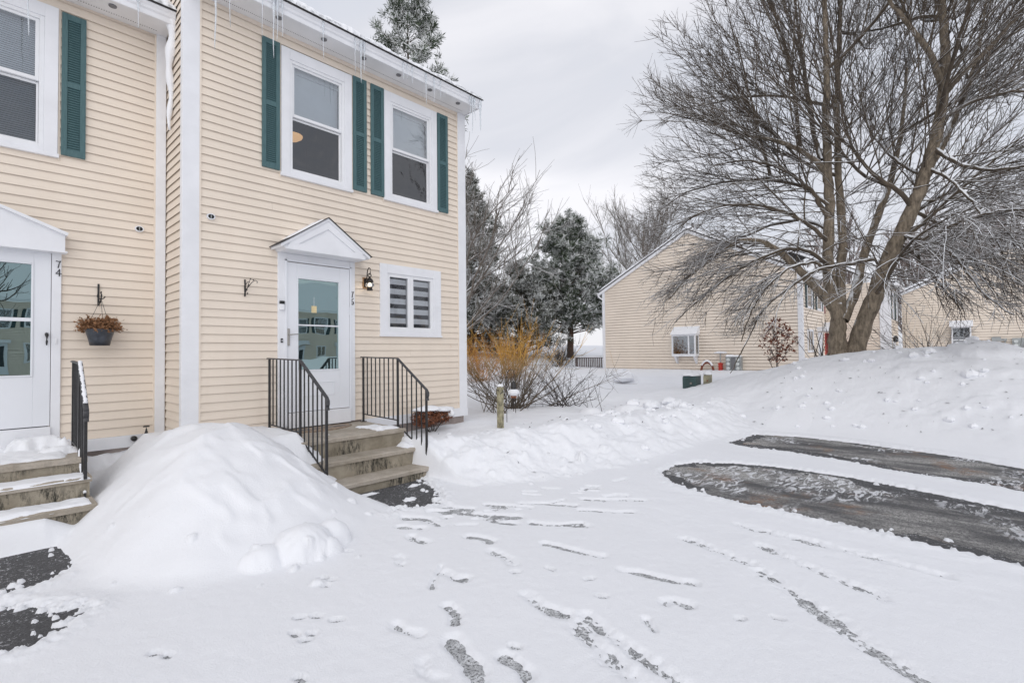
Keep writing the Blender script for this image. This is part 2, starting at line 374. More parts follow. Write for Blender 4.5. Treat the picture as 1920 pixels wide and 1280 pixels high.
for poly in (PATCH, LP1, LP2): sheet('bare_asphalt', swell(poly, 1.25, 1.2), LOT+0.004, 'asphalt')

# footprints and tyre marks: start, end, half width, depth, roughness of the bare part
PRINTS = [((0.122, -4.659), (-0.033, -4.991), 0.055, 0.054), ((0.20, -4.98), (0.14, -5.16), 0.050, 0.050), ((0.735, -4.628), (0.709, -4.945), 0.055, 0.040),
          ((-0.02, -4.30), (0.0, -4.47), 0.045, 0.036), ((0.60, -3.98), (0.64, -4.14), 0.05, 0.036), ((0.33, -4.36), (0.24, -4.53), 0.042, 0.045),
          ((1.49, -4.171), (1.601, -4.657), 0.045, 0.042), ((1.463, -4.899), (1.621, -5.355), 0.045, 0.042), ((1.125, -3.952), (1.038, -4.233), 0.05, 0.032),
          ((0.882, -3.196), (0.868, -3.401), 0.05, 0.040), ((1.213, -3.577), (1.255, -3.793), 0.05, 0.043), ((1.605, -3.335), (1.677, -3.645), 0.055, 0.050),
          ((1.50, -2.95), (1.86, -3.55), 0.07, 0.050), ((1.826, -3.774), (2.062, -4.199), 0.05, 0.040), ((0.656, -3.867), (0.407, -4.089), 0.02, 0.032),
          ((0.988, -5.351), (0.905, -5.426), 0.03, 0.043), ((1.265, -5.334), (1.322, -5.429), 0.05, 0.032), ((1.15, -2.75), (1.25, -3.05), 0.06, 0.043),
          ((1.6, -2.72), (1.7, -3.05), 0.08, 0.054), ((1.95, -3.05), (2.15, -3.45), 0.05, 0.040), ((2.2, -3.3), (2.5, -3.75), 0.05, 0.036), ((2.4, -3.9), (2.7, -4.3), 0.045, 0.036),
          ((0.55, -3.5), (0.5, -3.62), 0.045, 0.022), ((-0.15, -4.7), (-0.17, -4.85), 0.05, 0.022), ((1.0, -2.95), (1.05, -3.15), 0.05, 0.040), ((2.75, -3.7), (3.1, -4.2), 0.045, 0.032)]
_r = np.random.default_rng(61)
for _i in range(26):        # scuffs along the trodden way from the steps to the bays
    _x = _r.uniform(0.9, 3.6); _y = np.interp(_x, [0.9, 2.0, 3.6], [-2.95, -3.25, -3.75])+_r.normal(0, 0.28); _a = _r.normal(-0.75, 0.5); _l = _r.uniform(0.06, 0.22)
    PRINTS.append(((_x, _y), (_x+_l*math.cos(_a), _y+_l*math.sin(_a)), _r.uniform(0.02, 0.05), _r.uniform(0.02, 0.045)))
TRACKS = [((0.66, -5.06), (0.40, -5.75), 0.060, 0.037), ((0.78, -5.06), (0.56, -5.8), 0.05, 0.035), ((2.34, -5.0), (2.20, -5.55), 0.06, 0.034), ((2.10, -5.63), (1.72, -6.1), 0.06, 0.037),
          ((1.72, -6.1), (1.2, -6.75), 0.07, 0.035), ((2.6, -5.5), (2.2, -6.3), 0.05, 0.027), ((3.0, -5.2), (2.85, -6.6), 0.06, 0.023)]
PAWS = [(0.02, -3.48), (-0.05, -3.52), (0.0, -3.40), (-0.45, -3.95), (-0.43, -4.06), (-0.38, -4.02), (-0.28, -3.86), (-0.22, -3.99), (-0.98, -3.65), (-0.35, -3.8), (-0.6, -4.35), (-1.02, -3.58),
        (0.35, -3.1), (0.28, -4.95), (1.2, -4.8), (1.15, -4.5), (1.05, -5.0), (0.95, -4.35), (1.5, -5.9), (1.35, -5.75)]
def snow_height(x, y):
    n1 = fbm(x, y, 0.9, 4, 3); n2 = fbm(x, y, 4.5, 4, 11); n3 = fbm(x, y, 22, 3, 23)
    n4 = fbm(x, y, 70, 2, 57)
    lot = LOT+0.0205+0.005*n1+0.003*n2+0.002*n3
    # scuffed, wind-carved snow on the open lot
    sc = sstep(1.6, 3.2, x)*sstep(-3.2, -4.2, y)
    lot = lot+sc*(0.007*fbm(x*0.9, y*0.35, 7, 4, 41))
    def seg(p, q, w):
        (ax, ay), (bx, by) = p, q; ex, ey = bx-ax, by-ay
        h = np.clip(((x-ax)*ex+(y-ay)*ey)/(ex*ex+ey*ey), 0, 1)
        return np.hypot(x-ax-ex*h, y-ay-ey*h)
    near = (x > -3) & (x < 9.5) & (y > -9) & (y < -0.5)
    lot = np.array(lot)
    for lst, rag in ((PRINTS, 0.35), (TRACKS, 0.8)):
        for p, q, w, dep in lst:
            R_ = math.hypot(p[0]-q[0], p[1]-q[1])/2+w*3
            I = (np.abs(x-(p[0]+q[0])/2) < R_) & (np.abs(y-(p[1]+q[1])/2) < R_)
            if not I.any(): continue
            (ax, ay), (bx, by) = p, q; ex, ey = bx-ax, by-ay; X_, Y_ = x[I], y[I]
            h = np.clip(((X_-ax)*ex+(Y_-ay)*ey)/(ex*ex+ey*ey), 0, 1)
            ww = w*(1-0.22*np.sin(h*math.pi*1.0)**2*(1-rag))                     # waisted like a sole
            wob = w*0.4*np.sin(h*5.0+ax*7.0)*(1-rag*0.6); ln_ = math.hypot(ex, ey)
            d = np.hypot(X_-ax-ex*h-wob*ey/ln_, Y_-ay-ey*h+wob*ex/ln_)+w*(0.40*n2[I]+0.40*rag*n3[I])
            m = 1-sstep(ww*0.30, ww*1.45, d)
            lot[I] = lot[I]*(1-m)+m*(LOT-0.002+(0.040-dep)*0.30+0.006*n3[I]+0.007*n4[I]+0.005*n2[I])
    for i, (ax, ay) in enumerate(PAWS):
        I = (np.abs(x-ax) < 0.1) & (np.abs(y-ay) < 0.1)
        if not I.any(): continue
        an = 0.6+0.5*math.sin(i*3.7); X_ = (x[I]-ax)*math.cos(an)+(y[I]-ay)*math.sin(an); Y_ = -(x[I]-ax)*math.sin(an)+(y[I]-ay)*math.cos(an)
        d = np.hypot(X_, Y_*0.55)+0.006*n3[I]
        lot[I] = lot[I]-(1-sstep(0.010, 0.026, d))*0.075
    # bare patches
    for poly, edge in ((BAY1, 0.05), (BAY2, 0.05), (PATCH, 0.09), (LP1, 0.06), (LP2, 0.08)):
        sd = polysd(x, y, poly)+edge*0.5*n2+edge*0.55*n3+edge*0.5*n4
        m = 1-sstep(-edge*0.6, edge, sd)
        lot = lot*(1-m)+(LOT-0.035)*m
        lot = lot+0.028*np.exp(-((sd-0.12)/0.07)**2)*(0.5+0.5*n3)          # little windrow at the rim
    for (cx, cy, rx, ry) in ((1.55, -2.28, 0.13, 0.07), (1.28, -2.42, 0.10, 0.08), (1.75, -2.5, 0.09, 0.06), (1.35, -1.78, 0.22, 0.05), (1.9, -1.85, 0.12, 0.05)):
        d = np.hypot((x-cx)/rx, (y-cy)/ry)+0.45*n3
        lot = np.maximum(lot, LOT-0.02+0.045*(1-sstep(0.3, 1.1, d)))
    # yard and plowed bank right of the steps
    fx = np.array([-90, 1.9, 2.12, 2.22, 2.05, 2.30, 2.90, 3.2, 4.6, 6.0, 7.6, 8.6, 12, 90.])
    fy = np.array([-0.2, -0.2, -1.2, -1.62, -1.95, -2.55, -2.88, -3.02, -3.32, -3.40, -3.62, -3.8, -3.4, -3.4])
    order = [0, 1, 2, 3, 5, 6, 7, 8, 9, 10, 11, 12, 13]
    yf = np.interp(x, fx[order], fy[order])
    s = y-yf+0.10*n2+0.18*n1
    yard = -0.46+0.05*n1+0.015*n2+0.30*sstep(12, 24, x)+1.9*sstep(9, 36, y)
    lump = fbm(x, y, 2.6, 4, 77)
    ridge = 0.12*np.exp(-((s-1.15)/0.6)**2)*(1+0.55*lump)+0.035*np.maximum(lump, -0.1)*sstep(0.1, 0.5, s)*(1-sstep(1.6, 3.0, s))
    bank = (yard-LOT-0.03)*sstep(-0.05, 1.15, s)**0.85+ridge
    z = lot+np.maximum(bank, 0)*sstep(-0.15, 0.15, s)
    # mound shovelled between the two stoops
    cx, cy = -0.02+0.05*n1, -1.05
    ax = np.where(x < cx, 1.17+0.06*n1, 1.16); ay = np.where(y < cy, 2.16+0.1*n1, 2.0)
    d = (np.abs((x-cx)/ax)**2.25+np.abs((y-cy)/ay)**2.25)**(1/2.25)+0.05*n2
    dome = LOT-0.05+0.92*(1-sstep(0.16, 1.06, d))**0.88
    # shovelled faces: soft minimum of a few planes
    wx, wy = x+0.10*n1+0.03*n2, y+0.12*n1+0.03*n2
    fac = [0.05-0.06*np.abs(wx-0.1), 0.07-0.50*(-1.20-wy), 0.10-1.05*(wx-0.30)-0.10*(wy+1.1), 0.05-0.80*(-0.10-wx), 0.10-0.60*(-0.62*(wx-0.0)-0.78*(wy+1.0)-0.30), 0.10-0.52*(0.66*(wx-0.0)-0.75*(wy+1.0)-0.22), 0.05-0.42*(wy+0.45)]
    K_ = 26.0; fm = -np.log(sum(np.exp(-K_*f_) for f_ in fac))/K_
    mound = np.maximum(0.35*dome+0.65*fm, LOT-0.05)+0.035*n1*(1-sstep(0.7, 1, d))+0.010*n2
    cr = fbm(x*1.3+y*0.4, y*0.8-x*0.3, 1.7, 3, 91); mound = mound+0.024*np.exp(-(cr/0.16)**2)*(1-sstep(0.55, 0.95, d))        # creases between shovel loads
    mound = np.where(d > 1.25, LOT-0.05, mound)
    # snow thrown against the side of the steps
    dx = np.maximum(np.maximum(-0.3-x, x-0.86), 0); dy = np.maximum(np.maximum(-1.02-y, y-0.3), 0); dd = np.hypot(dx, dy)+0.04*n2
    lobe = -0.13+0.04*n1+0.02*n2-1.15*np.maximum(dd-0.02, 0)
    mound = smax(mound, np.maximum(lobe, LOT-0.08), 0.06)
    # clods that rolled to the foot of it
    for (bx, by, r, hh) in ((0.10, -2.88, 0.24, 0.24), (0.36, -2.80, 0.15, 0.20), (-0.20, -2.85, 0.16, 0.16), (0.24, -3.0, 0.11, 0.14), (-0.55, -2.6, 0.16, 0.12)):
        dd = np.hypot(x-bx, y-by)/r+0.25*n2
        mound = np.where(dd < 1, np.maximum(mound, LOT+hh*np.sqrt(np.clip(1-dd*dd, 0, 1))), mound)
    z = smax(z, mound, 0.05)
    # snow between mound and houses
    back = -0.50+0.05*n1+0.02*n2-0.5*(1-sstep(-0.45, 0.1, y))
    z = np.where(x < 0.95, smax(z, back, 0.06), z)
    f74 = -0.585+0.02*n1-1.7*np.maximum(-0.98-y, 0)-0.6*np.maximum(x+1.25, 0)*(x < -0.85)
    z = np.where((x < -0.85) & (y < -0.6), smax(z, f74, 0.04), z)
    # long plowed ridge beyond the bays
    yy = np.array([-60, -22, -14, -10.5, -8.6, -7.5, -6.84, -5.75, -4.78, -3.7, -2.97, -2.05, -1.04, 0.6, 3.0])
    zz = np.array([0.2, 0.5, 0.85, 0.80, 0.74, 0.70, 0.80, 0.78, 0.70, 0.54, 0.26, 0.06, -0.20, -0.46, -0.9])
    crest = np.interp(y, yy, zz)+0.05*fbm(x, y, 1.1, 3, 5)
    xf = np.interp(y, [-60, -8, -7.2, -6.6, -6, -5.3, -4.5, -3.8, -2.5, 0], [7.3, 7.5, 7.75, 8.1, 8.3, 8.5, 8.6, 8.4, 8.6, 9.0])
    q = (x-xf)/(12.0-xf)
    prof = np.where(x < 12, 0.42*np.clip(q, 0, 1)+0.58*sstep(-0.05, 1.08, q), 1-0.62*sstep(12.3, 16.0, x))
    prof = prof*sstep(-0.02, 0.06, q)
    r2 = LOT+(crest-LOT)*prof+(0.045*n1+0.02*n2+0.06*np.maximum(lump, -0.05)*sstep(-4.5, -6.5, y))*sstep(0.05, 0.4, q)
    z = np.where(q > -0.05, smax(z, r2, 0.08), z)
    z = np.where(x > 16, smax(z, np.full_like(z, -0.20)+0.04*n1, 0.1), z)
    # lumps in the yard
    for (bx, by, r, hh) in ((15.6, 3.3, 0.55, 0.35), (8.3, -1.5, 0.35, 0.20), (7.5, -1.55, 0.3, 0.16), (8.8, -1.9, 0.3, 0.14), (7.0, -1.0, 0.25, 0.12), (12.2, -8.6, 0.7, 0.2), (12.0, -7.0, 0.6, 0.17), (11.9, -9.8, 0.8, 0.15)):
        dd = np.hypot(x-bx, y-by)/r+0.2*n2
        z = z+hh*np.sqrt(np.clip(1-dd*dd, 0, 1))
    return z
def grow(a, b, fine, lim0, lim1, g, cap, c0, c1):
    mid = list(np.arange(a, b, fine)); lo = []; st = fine; p = a
    while p > lim0: st = min(st*g, cap) if p > c0 else st*1.05; p -= st; lo.append(p)
    hi = []; st = fine; p = mid[-1]
    while p < lim1: st = min(st*g, cap) if p < c1 else st*1.05; p += st; hi.append(p)
    return np.array(lo[::-1]+mid+hi)
xs = grow(-1.7, 3.0, 0.0125, -90, 160, 1.02, 0.045, -3, 14.0); ys = grow(-6.2, -2.2, 0.0125, -90, 120, 1.026, 0.05, -14, 2.5)
GX, GY = np.meshgrid(xs, ys, indexing='ij')
GZ = snow_height(GX, GY)
# broken blocks and crumbs left by shovel and plough
r_ = np.random.default_rng(77)
def clod(cx, cy, r, sink=0.25, floor=None):
    i0, i1 = np.searchsorted(xs, (cx-1.3*r, cx+1.3*r)); j0, j1 = np.searchsorted(ys, (cy-1.3*r, cy+1.3*r))
    if i1-i0 < 2 or j1-j0 < 2: return
    X, Y = GX[i0:i1, j0:j1]-cx, GY[i0:i1, j0:j1]-cy; g_ = np.zeros(X.shape); a0 = r_.uniform(0, 6.28)
    for k in range(6):
        an = a0+k*1.047+r_.normal(0, 0.25); g_ = np.maximum(g_, (X*math.cos(an)+Y*math.sin(an))/(r*r_.uniform(0.6, 1.1)))
    tilt = 1+0.35*(X*math.cos(a0)+Y*math.sin(a0))/r
    h_ = r*0.72*np.clip(2.2*(1-g_), 0, 1)**0.6*tilt*(1+0.15*fbm(X+cx, Y+cy, 30, 2, 7))
    b_ = GZ[(i0+i1)//2, (j0+j1)//2] if floor is None else floor
    GZ[i0:i1, j0:j1] = np.where(h_ > 0.15*r, np.maximum(GZ[i0:i1, j0:j1], b_+h_-sink*r), GZ[i0:i1, j0:j1])
for i in range(26):          # foot of the mound
    a_ = r_.uniform(3.3, 6.3); k_ = r_.uniform(0.78, 1.12); clod(-0.02+1.15*k_*math.cos(a_), -1.05+2.15*k_*math.sin(a_), r_.uniform(0.015, 0.06)*(1.5 if r_.random() < 0.15 else 1))
for i in range(50):         # plowed bank
    x_ = r_.uniform(2.4, 5.0); y_ = np.interp(x_, [2.3, 2.9, 4.6, 7.6, 9], [-2.5, -2.88, -3.3, -3.6, -3.7])+r_.uniform(-0.1, 1.9)**1.0; clod(x_, y_, r_.uniform(0.02, 0.075)*(1.7 if r_.random() < 0.12 else 1), 0.35)
for poly in (BAY1, BAY2, PATCH, LP1, LP2):     # crumbs along the bare patches
    n_ = len(poly)
    for i in range(n_*5):
        k = r_.integers(0, n_); t_ = r_.random(); p_, q_ = poly[k], poly[(k+1) % n_]
        clod(p_[0]+(q_[0]-p_[0])*t_+r_.normal(0, 0.06), p_[1]+(q_[1]-p_[1])*t_+r_.normal(0, 0.06), r_.uniform(0.012, 0.035), 0.1, LOT+0.01)
def grid_mesh(name, X, Y, Z):
    a, b = X.shape
    co = np.stack([X, Y, Z], -1).reshape(-1, 3)
    i = np.arange(a*b).reshape(a, b)
    q = np.stack([i[:-1, :-1], i[1:, :-1], i[1:, 1:], i[:-1, 1:]], -1).reshape(-1, 4)
    me = bpy.data.meshes.new(name)
    me.vertices.add(a*b); me.vertices.foreach_set('co', co.ravel())
    me.loops.add(q.size); me.loops.foreach_set('vertex_index', q.ravel().astype(np.int32))
    me.polygons.add(len(q)); me.polygons.foreach_set('loop_start', np.arange(0, q.size, 4, dtype=np.int32))
    me.polygons.foreach_set('use_smooth', np.ones(len(q), bool)); me.update(calc_edges=True); return me
o = link('snow_ground', grid_mesh('snow_ground', GX, GY, GZ), 'snow'); kind(o, 'structure')
def gz(x, y): return float(snow_height(np.array([[float(x)]]), np.array([[float(y)]]))[0, 0])

for poly, seed in ((BAY1, 3), (BAY2, 8)):      # dried, salted middle of each bay inside a wet rim
    X, Y = np.meshgrid(np.arange(3.2, 8.7, 0.035), np.arange(-8.6, -3.6, 0.035), indexing='ij')
    sd = polysd(X, Y, poly)+0.34*fbm(X, Y*0.6, 1.3, 4, seed)+0.10*fbm(X, Y, 7, 3, seed+4)
    Z = LOT+0.004+np.where(sd < -0.12, 0.004, -0.012)
    keep = (polysd(X, Y, swell(poly, 1.05, 1.05)) < 0)
    Z = np.where(keep, Z, LOT-0.05); kind(link('dry_asphalt', grid_mesh('dry_asphalt', X, Y, Z), 'asphalt_frost'), 'structure')
def snow_pad(name, parent, x0, x1, y0, y1, z, th, seed, edge=0.08, res=0.02, cover=0.0, mat='snow_clean'):
    """uneven layer of snow lying on a flat rectangle; cover below 0 leaves bare spots"""
    nx = max(4, int((x1-x0)/res)); ny = max(4, int((y1-y0)/res))
    X, Y = np.meshgrid(np.linspace(x0, x1, nx), np.linspace(y0, y1, ny), indexing='ij')
    e = np.minimum(np.minimum(X-x0, x1-X), np.minimum(Y-y0, y1-Y))+0.5*edge*fbm(X, Y, 14, 3, seed)
    h = th*(0.75+0.45*fbm(X, Y, 5, 3, seed+5)+0.15*fbm(X, Y, 20, 2, seed+9))*sstep(0.0, edge, e)+cover*0.02
    h = h-0.008
    h[0, :] = h[-1, :] = -0.02; h[:, 0] = h[:, -1] = -0.02
    return link(name, grid_mesh(name, X, Y, z+h), mat, parent)

# ------------------------------------------------------------------ the two townhouses
CO = 0.1032      # exposure of one siding course
def wall_sheet(name, parent, x0, x1, z0, z1, y, holes, mat='siding_edge'):
    X = sorted(set([x0, x1]+[h[i] for h in holes for i in (0, 1)])); Z = sorted(set([z0, z1]+[h[i] for h in holes for i in (2, 3)]))
    X = [a for a in X if x0 <= a <= x1]; Z = [a for a in Z if z0 <= a <= z1]
    m = MB()
    for i in range(len(X)-1):
        for j in range(len(Z)-1):
            cx, cz = (X[i]+X[i+1])/2, (Z[j]+Z[j+1])/2
            if any(h[0] < cx < h[1] and h[2] < cz < h[3] for h in holes): continue
            m.quad((X[i], y, Z[j]), (X[i+1], y, Z[j]), (X[i+1], y, Z[j+1]), (X[i], y, Z[j+1]))
    return m.build(name, mat, parent)
BOARD = {}
def board(parent, a0, a1, z, y, axis='x', h=CO, sgn=1):
    """one lapped course; axis x faces -Y, axis y faces -X"""
    key = (round(a1-a0, 3), axis, round(h, 3))
    if key not in BOARD:
        ln = a1-a0; m = MB(); e = h+0.012
        pr = [(-0.0215, 0.001), (-0.0205, 0.004), (-0.0045, e), (-0.0025, e), (-0.0185, 0.001)]
        if axis == 'x': m.prism(pr, 'x', 0, ln)
        else:
            V = [(p[0], 0, p[1]) for p in pr]+[(p[0], ln, p[1]) for p in pr]; n = 5
            m.add(V, [tuple(range(n-1, -1, -1)), tuple(range(n, 2*n))]+[(i, (i+1) % n, (i+1) % n+n, i+n) for i in range(n)])
        me = m.mesh('siding_board'); me.materials.append(M['siding_cream']); BOARD[key] = me
    o = bpy.data.objects.new('siding_board', BOARD[key]); COL.objects.link(o)
    jz, jy = random.uniform(-0.0012, 0.0012), random.uniform(-0.0012, 0.0006)
    o.location = (a0, y+jy, z+jz) if axis == 'x' else (y+jy, a0, z+jz)
    if axis == 'x': o.rotation_euler = (0, random.uniform(-0.0006, 0.0006), 0)
    put(o, parent); return o
def clad(parent, x0, x1, z0, z1, y, openings, axis='x', seams=0.25):
    n = int(math.ceil((z1-z0)/CO))
    for i in range(n):
        z = z0+i*CO; zc = z+CO*0.5; h = min(CO, z1-z)
        if h < 0.02: continue
        cuts = sorted((o[0], o[1]) for o in openings if o[2] < zc < o[3])
        segs = []; a = x0
        for c in cuts:
            if c[0] > a: segs.append((a, min(c[0], x1)))
            a = max(a, c[1])
        if a < x1: segs.append((a, x1))
        for s in segs:
            if s[1]-s[0] > 1.6 and random.random() < seams:
                q = random.uniform(s[0]+0.5, s[1]-0.5); q = round(q, 1)
                board(parent, s[0], q-0.0012, z, y, axis, h if h < CO else CO); board(parent, q+0.0012, s[1], z, y, axis, h if h < CO else CO)
            else: board(parent, s[0], s[1], z, y, axis, h if h < CO else CO)

def dh_window(parent, x0, x1, z0, z1, y, trim=0.115, blinds=False, shade=True, lamp=False, top_trim=0.145):
    """double-hung window: wide trim, frame, two sashes, glass, a dark room behind"""
    w = box('window', 'white_trim', parent, x0, x0+trim, y-0.034, y+0.02, z0, z1, 0.003)            # left casing carries the rest
    box('casing', 'white_trim', w, x1-trim, x1, y-0.034, y+0.02, z0, z1, 0.003)
    box('head_casing', 'white_trim', w, x0+trim, x1-trim, y-0.033, y+0.02, z1-top_trim, z1, 0.003)
    box('sill', 'white_trim', w, x0-0.012, x1+0.012, y-0.052, y+0.02, z0-0.022, z0+0.02, 0.004)
    box('apron', 'white_trim', w, x0+trim, x1-trim, y-0.033, y+0.02, z0+0.0201, z0+0.062, 0.002)
    ix0, ix1, iz0, iz1 = x0+trim, x1-trim, z0+0.062, z1-top_trim
    f = MB()                                                                                     # vinyl frame
    for a in ((ix0, ix0+0.04, iz0, iz1), (ix1-0.04, ix1, iz0, iz1), (ix0+0.04, ix1-0.04, iz1-0.04, iz1), (ix0+0.04, ix1-0.04, iz0, iz0+0.035)):
        f.box(a[0], a[1], y-0.022, y+0.09, a[2], a[3])
    f.build('frame', 'vinyl_frame', w, bevel=0.003)
    jx0, jx1, jz0, jz1 = ix0+0.04, ix1-0.04, iz0+0.035, iz1-0.04
    mid = (jz0+jz1)/2+0.005
    s = MB(); k = 0.032
    for a in ((jx0, jx0+k, mid, jz1), (jx1-k, jx1, mid, jz1), (jx0+k, jx1-k, jz1-k, jz1), (jx0+k, jx1-k, mid, mid+0.04)): s.box(a[0], a[1], y-0.004, y+0.03, a[2], a[3])
    s.build('upper_sash', 'vinyl_frame', w, bevel=0.003)
    s = MB()
    for a in ((jx0+0.001, jx0+k*0.6, jz0, mid-0.001), (jx1-k*0.6, jx1-0.001, jz0, mid-0.001), (jx0+k*0.6, jx1-k*0.6, mid-0.03, mid-0.001), (jx0+k*0.6, jx1-k*0.6, jz0, jz0+0.03)): s.box(a[0], a[1], y+0.032, y+0.06, a[2], a[3])
    s.build('lower_sash', 'vinyl_frame', w, bevel=0.003)
    MB().quad((jx0+k*0.8, y+0.012, mid+0.03), (jx1-k*0.8, y+0.012, mid+0.03), (jx1-k*0.8, y+0.012, jz1-k*0.8), (jx0+k*0.8, y+0.012, jz1-k*0.8)).build('upper_pane', 'window_glass', w)
    MB().quad((jx0+k*0.4, y+0.045, jz0+0.02), (jx1-k*0.4, y+0.045, jz0+0.02), (jx1-k*0.4, y+0.045, mid-0.02), (jx0+k*0.4, y+0.045, mid-0.02)).build('lower_pane', 'screen_glass', w)
    r = MB(); a0, a1, b0, b1, d0, d1 = ix0, ix1, iz0, iz1, y+0.09, y+1.2                            # room
    r.quad((a0, d1, b0), (a1, d1, b0), (a1, d1, b1), (a0, d1, b1)); r.quad((a0, d0, b0), (a0, d1, b0), (a0, d1, b1), (a0, d0, b1)); r.quad((a1, d0, b0), (a1, d1, b0), (a1, d1, b1), (a1, d0, b1))
    r.quad((a0, d0, b0), (a1, d0, b0), (a1, d1, b0), (a0, d1, b0)); r.quad((a0, d0, b1), (a1, d0, b1), (a1, d1, b1), (a0, d1, b1)); r.build('room', 'interior_dark', w)
    if blinds:
        b = MB(); n = int((jz1-jz0)/0.024)
        for i in range(n):
            zz = jz0+i*0.024; b.quad((jx0+0.02, y+0.095, zz), (jx1-0.02, y+0.095, zz), (jx1-0.02, y+0.108, zz+0.022), (jx0+0.02, y+0.108, zz+0.022))
        kind(b.build('blind_slats', 'blind_white', w), 'stuff')
    elif shade:
        box('shade', 'blind_white', w, jx0+0.01, jx1-0.01, y+0.10, y+0.104, mid+0.05 if shade is True else jz1-0.12, jz1+0.02)
        box('shade_rail', 'vinyl_frame', w, jx0+0.01, jx1-0.01, y+0.075, y+0.099, jz1-0.075, jz1-0.03)
    if lamp:
        m = MB(); c = (ix0+0.28, y+0.55, mid-0.02)
        m.lathe([(0.02, -0.075), (0.09, -0.065), (0.14, -0.03), (0.15, 0.0)], c, 20); m.build('ceiling_lamp', 'ceiling_lamp_glow', w, True)
    return w, (ix0, ix1, iz0, iz1)

def shutter(parent, x0, x1, z0, z1, y):
    s = box('shutter', 'shutter_green', parent, x0, x0+0.05, y-0.045, y-0.0178, z0, z1, 0.003)
    box('stile', 'shutter_green', s, x1-0.05, x1, y-0.045, y-0.0178, z0, z1, 0.003)
    mid = (z0+z1)/2
    for a, b in ((z0, z0+0.07), (mid-0.03, mid+0.03), (z1-0.07, z1)): box('rail', 'shutter_green', s, x0+0.05, x1-0.05, y-0.043, y-0.018, a, b, 0.002)
    box('back_panel', 'shutter_green', s, x0+0.05, x1-0.05, y-0.024, y-0.0182, z0+0.07, z1-0.07)
    m = MB()
    for a, b in ((z0+0.07, mid-0.03), (mid+0.03, z1-0.07)):
        n = int(round((b-a)/0.0268)); st = (b-a)/n
        for i in range(n):
            z = a+i*st
            m.prism([(y-0.040, z+0.002), (y-0.037, z-0.001), (y-0.024, z+st*0.98), (y-0.026, z+st*1.0)], 'x', x0+0.05, x1-0.05)
    kind(m.build('louvres', 'shutter_green', s), 'stuff')
    return s

def digit_strokes(d):
    return {'7': [[(0.02, 0.92, 0.10), (0.10, 0.98, 0.13), (0.50, 0.90, 0.12), (0.92, 1.0, 0.10)], [(0.90, 0.97, 0.09), (0.62, 0.60, 0.16), (0.42, 0.0, 0.20)]],
            '6': [[(0.82, 1.0, 0.12), (0.42, 0.86, 0.16), (0.16, 0.55, 0.30), (0.12, 0.25, 0.32), (0.33, 0.04, 0.22), (0.66, 0.05, 0.18), (0.86, 0.26, 0.20), (0.72, 0.48, 0.14), (0.42, 0.49, 0.11), (0.18, 0.36, 0.11)]],
            '4': [[(0.62, 1.0, 0.14), (0.35, 0.66, 0.11), (0.04, 0.36, 0.12)], [(0.04, 0.35, 0.12), (0.5, 0.35, 0.13), (1.0, 0.38, 0.12)], [(0.66, 0.98, 0.13), (0.62, 0.5, 0.17), (0.60, 0.0, 0.20)]]}[d]
def digit(parent, d, x, z, w, h, y):
    m = MB()
    for st in digit_strokes(d):
        for (ax, az, aw), (bx, bz, bw) in zip(st[:-1], st[1:]):
            A = np.array([x+ax*w, z+az*h]); B = np.array([x+bx*w, z+bz*h]); t_ = (B-A)/np.linalg.norm(B-A); nn = np.array([-t_[1], t_[0]])
            A2 = A-t_*0.003; B2 = B+t_*0.003; ra = aw*h*0.30; rb = bw*h*0.30
            pts = [A2+nn*ra, B2+nn*rb, B2-nn*rb, A2-nn*ra]; m.prism([tuple(p) for p in pts], 'y', y-0.008-random.random()*0.0006, y)
    return m.build('house_number', 'black_plastic', parent)

def round_vent(parent, x, z, y):
    o = MB(); V = [(x+0.046*math.cos(a), y-0.03, z+0.037*math.sin(a)) for a in np.arange(0, 6.28, 0.35)]; n = len(V)
    o.add(V+[(p[0], y, p[2]) for p in V], [tuple(range(n-1, -1, -1))]+[(i, (i+1) % n, (i+1) % n+n, i+n) for i in range(n)])
    v = o.build('wall_vent', 'white_trim', parent)
    f_ = [(x+0.033*math.cos(a), y-0.0315, z+0.026*math.sin(a)) for a in np.arange(0, 6.28, 0.35)]; q_ = MB(); q_.add(f_, [tuple(range(len(f_)-1, -1, -1))]); q_.build('vent_mouth', 'hole_dark', v)
    for dx in (-0.017, 0, 0.017): box('vent_slot', 'hole_dark' if dx else 'meter_grey', v, x+dx-0.005, x+dx+0.005, y-0.033, y-0.0302, z-0.022, z+0.022)

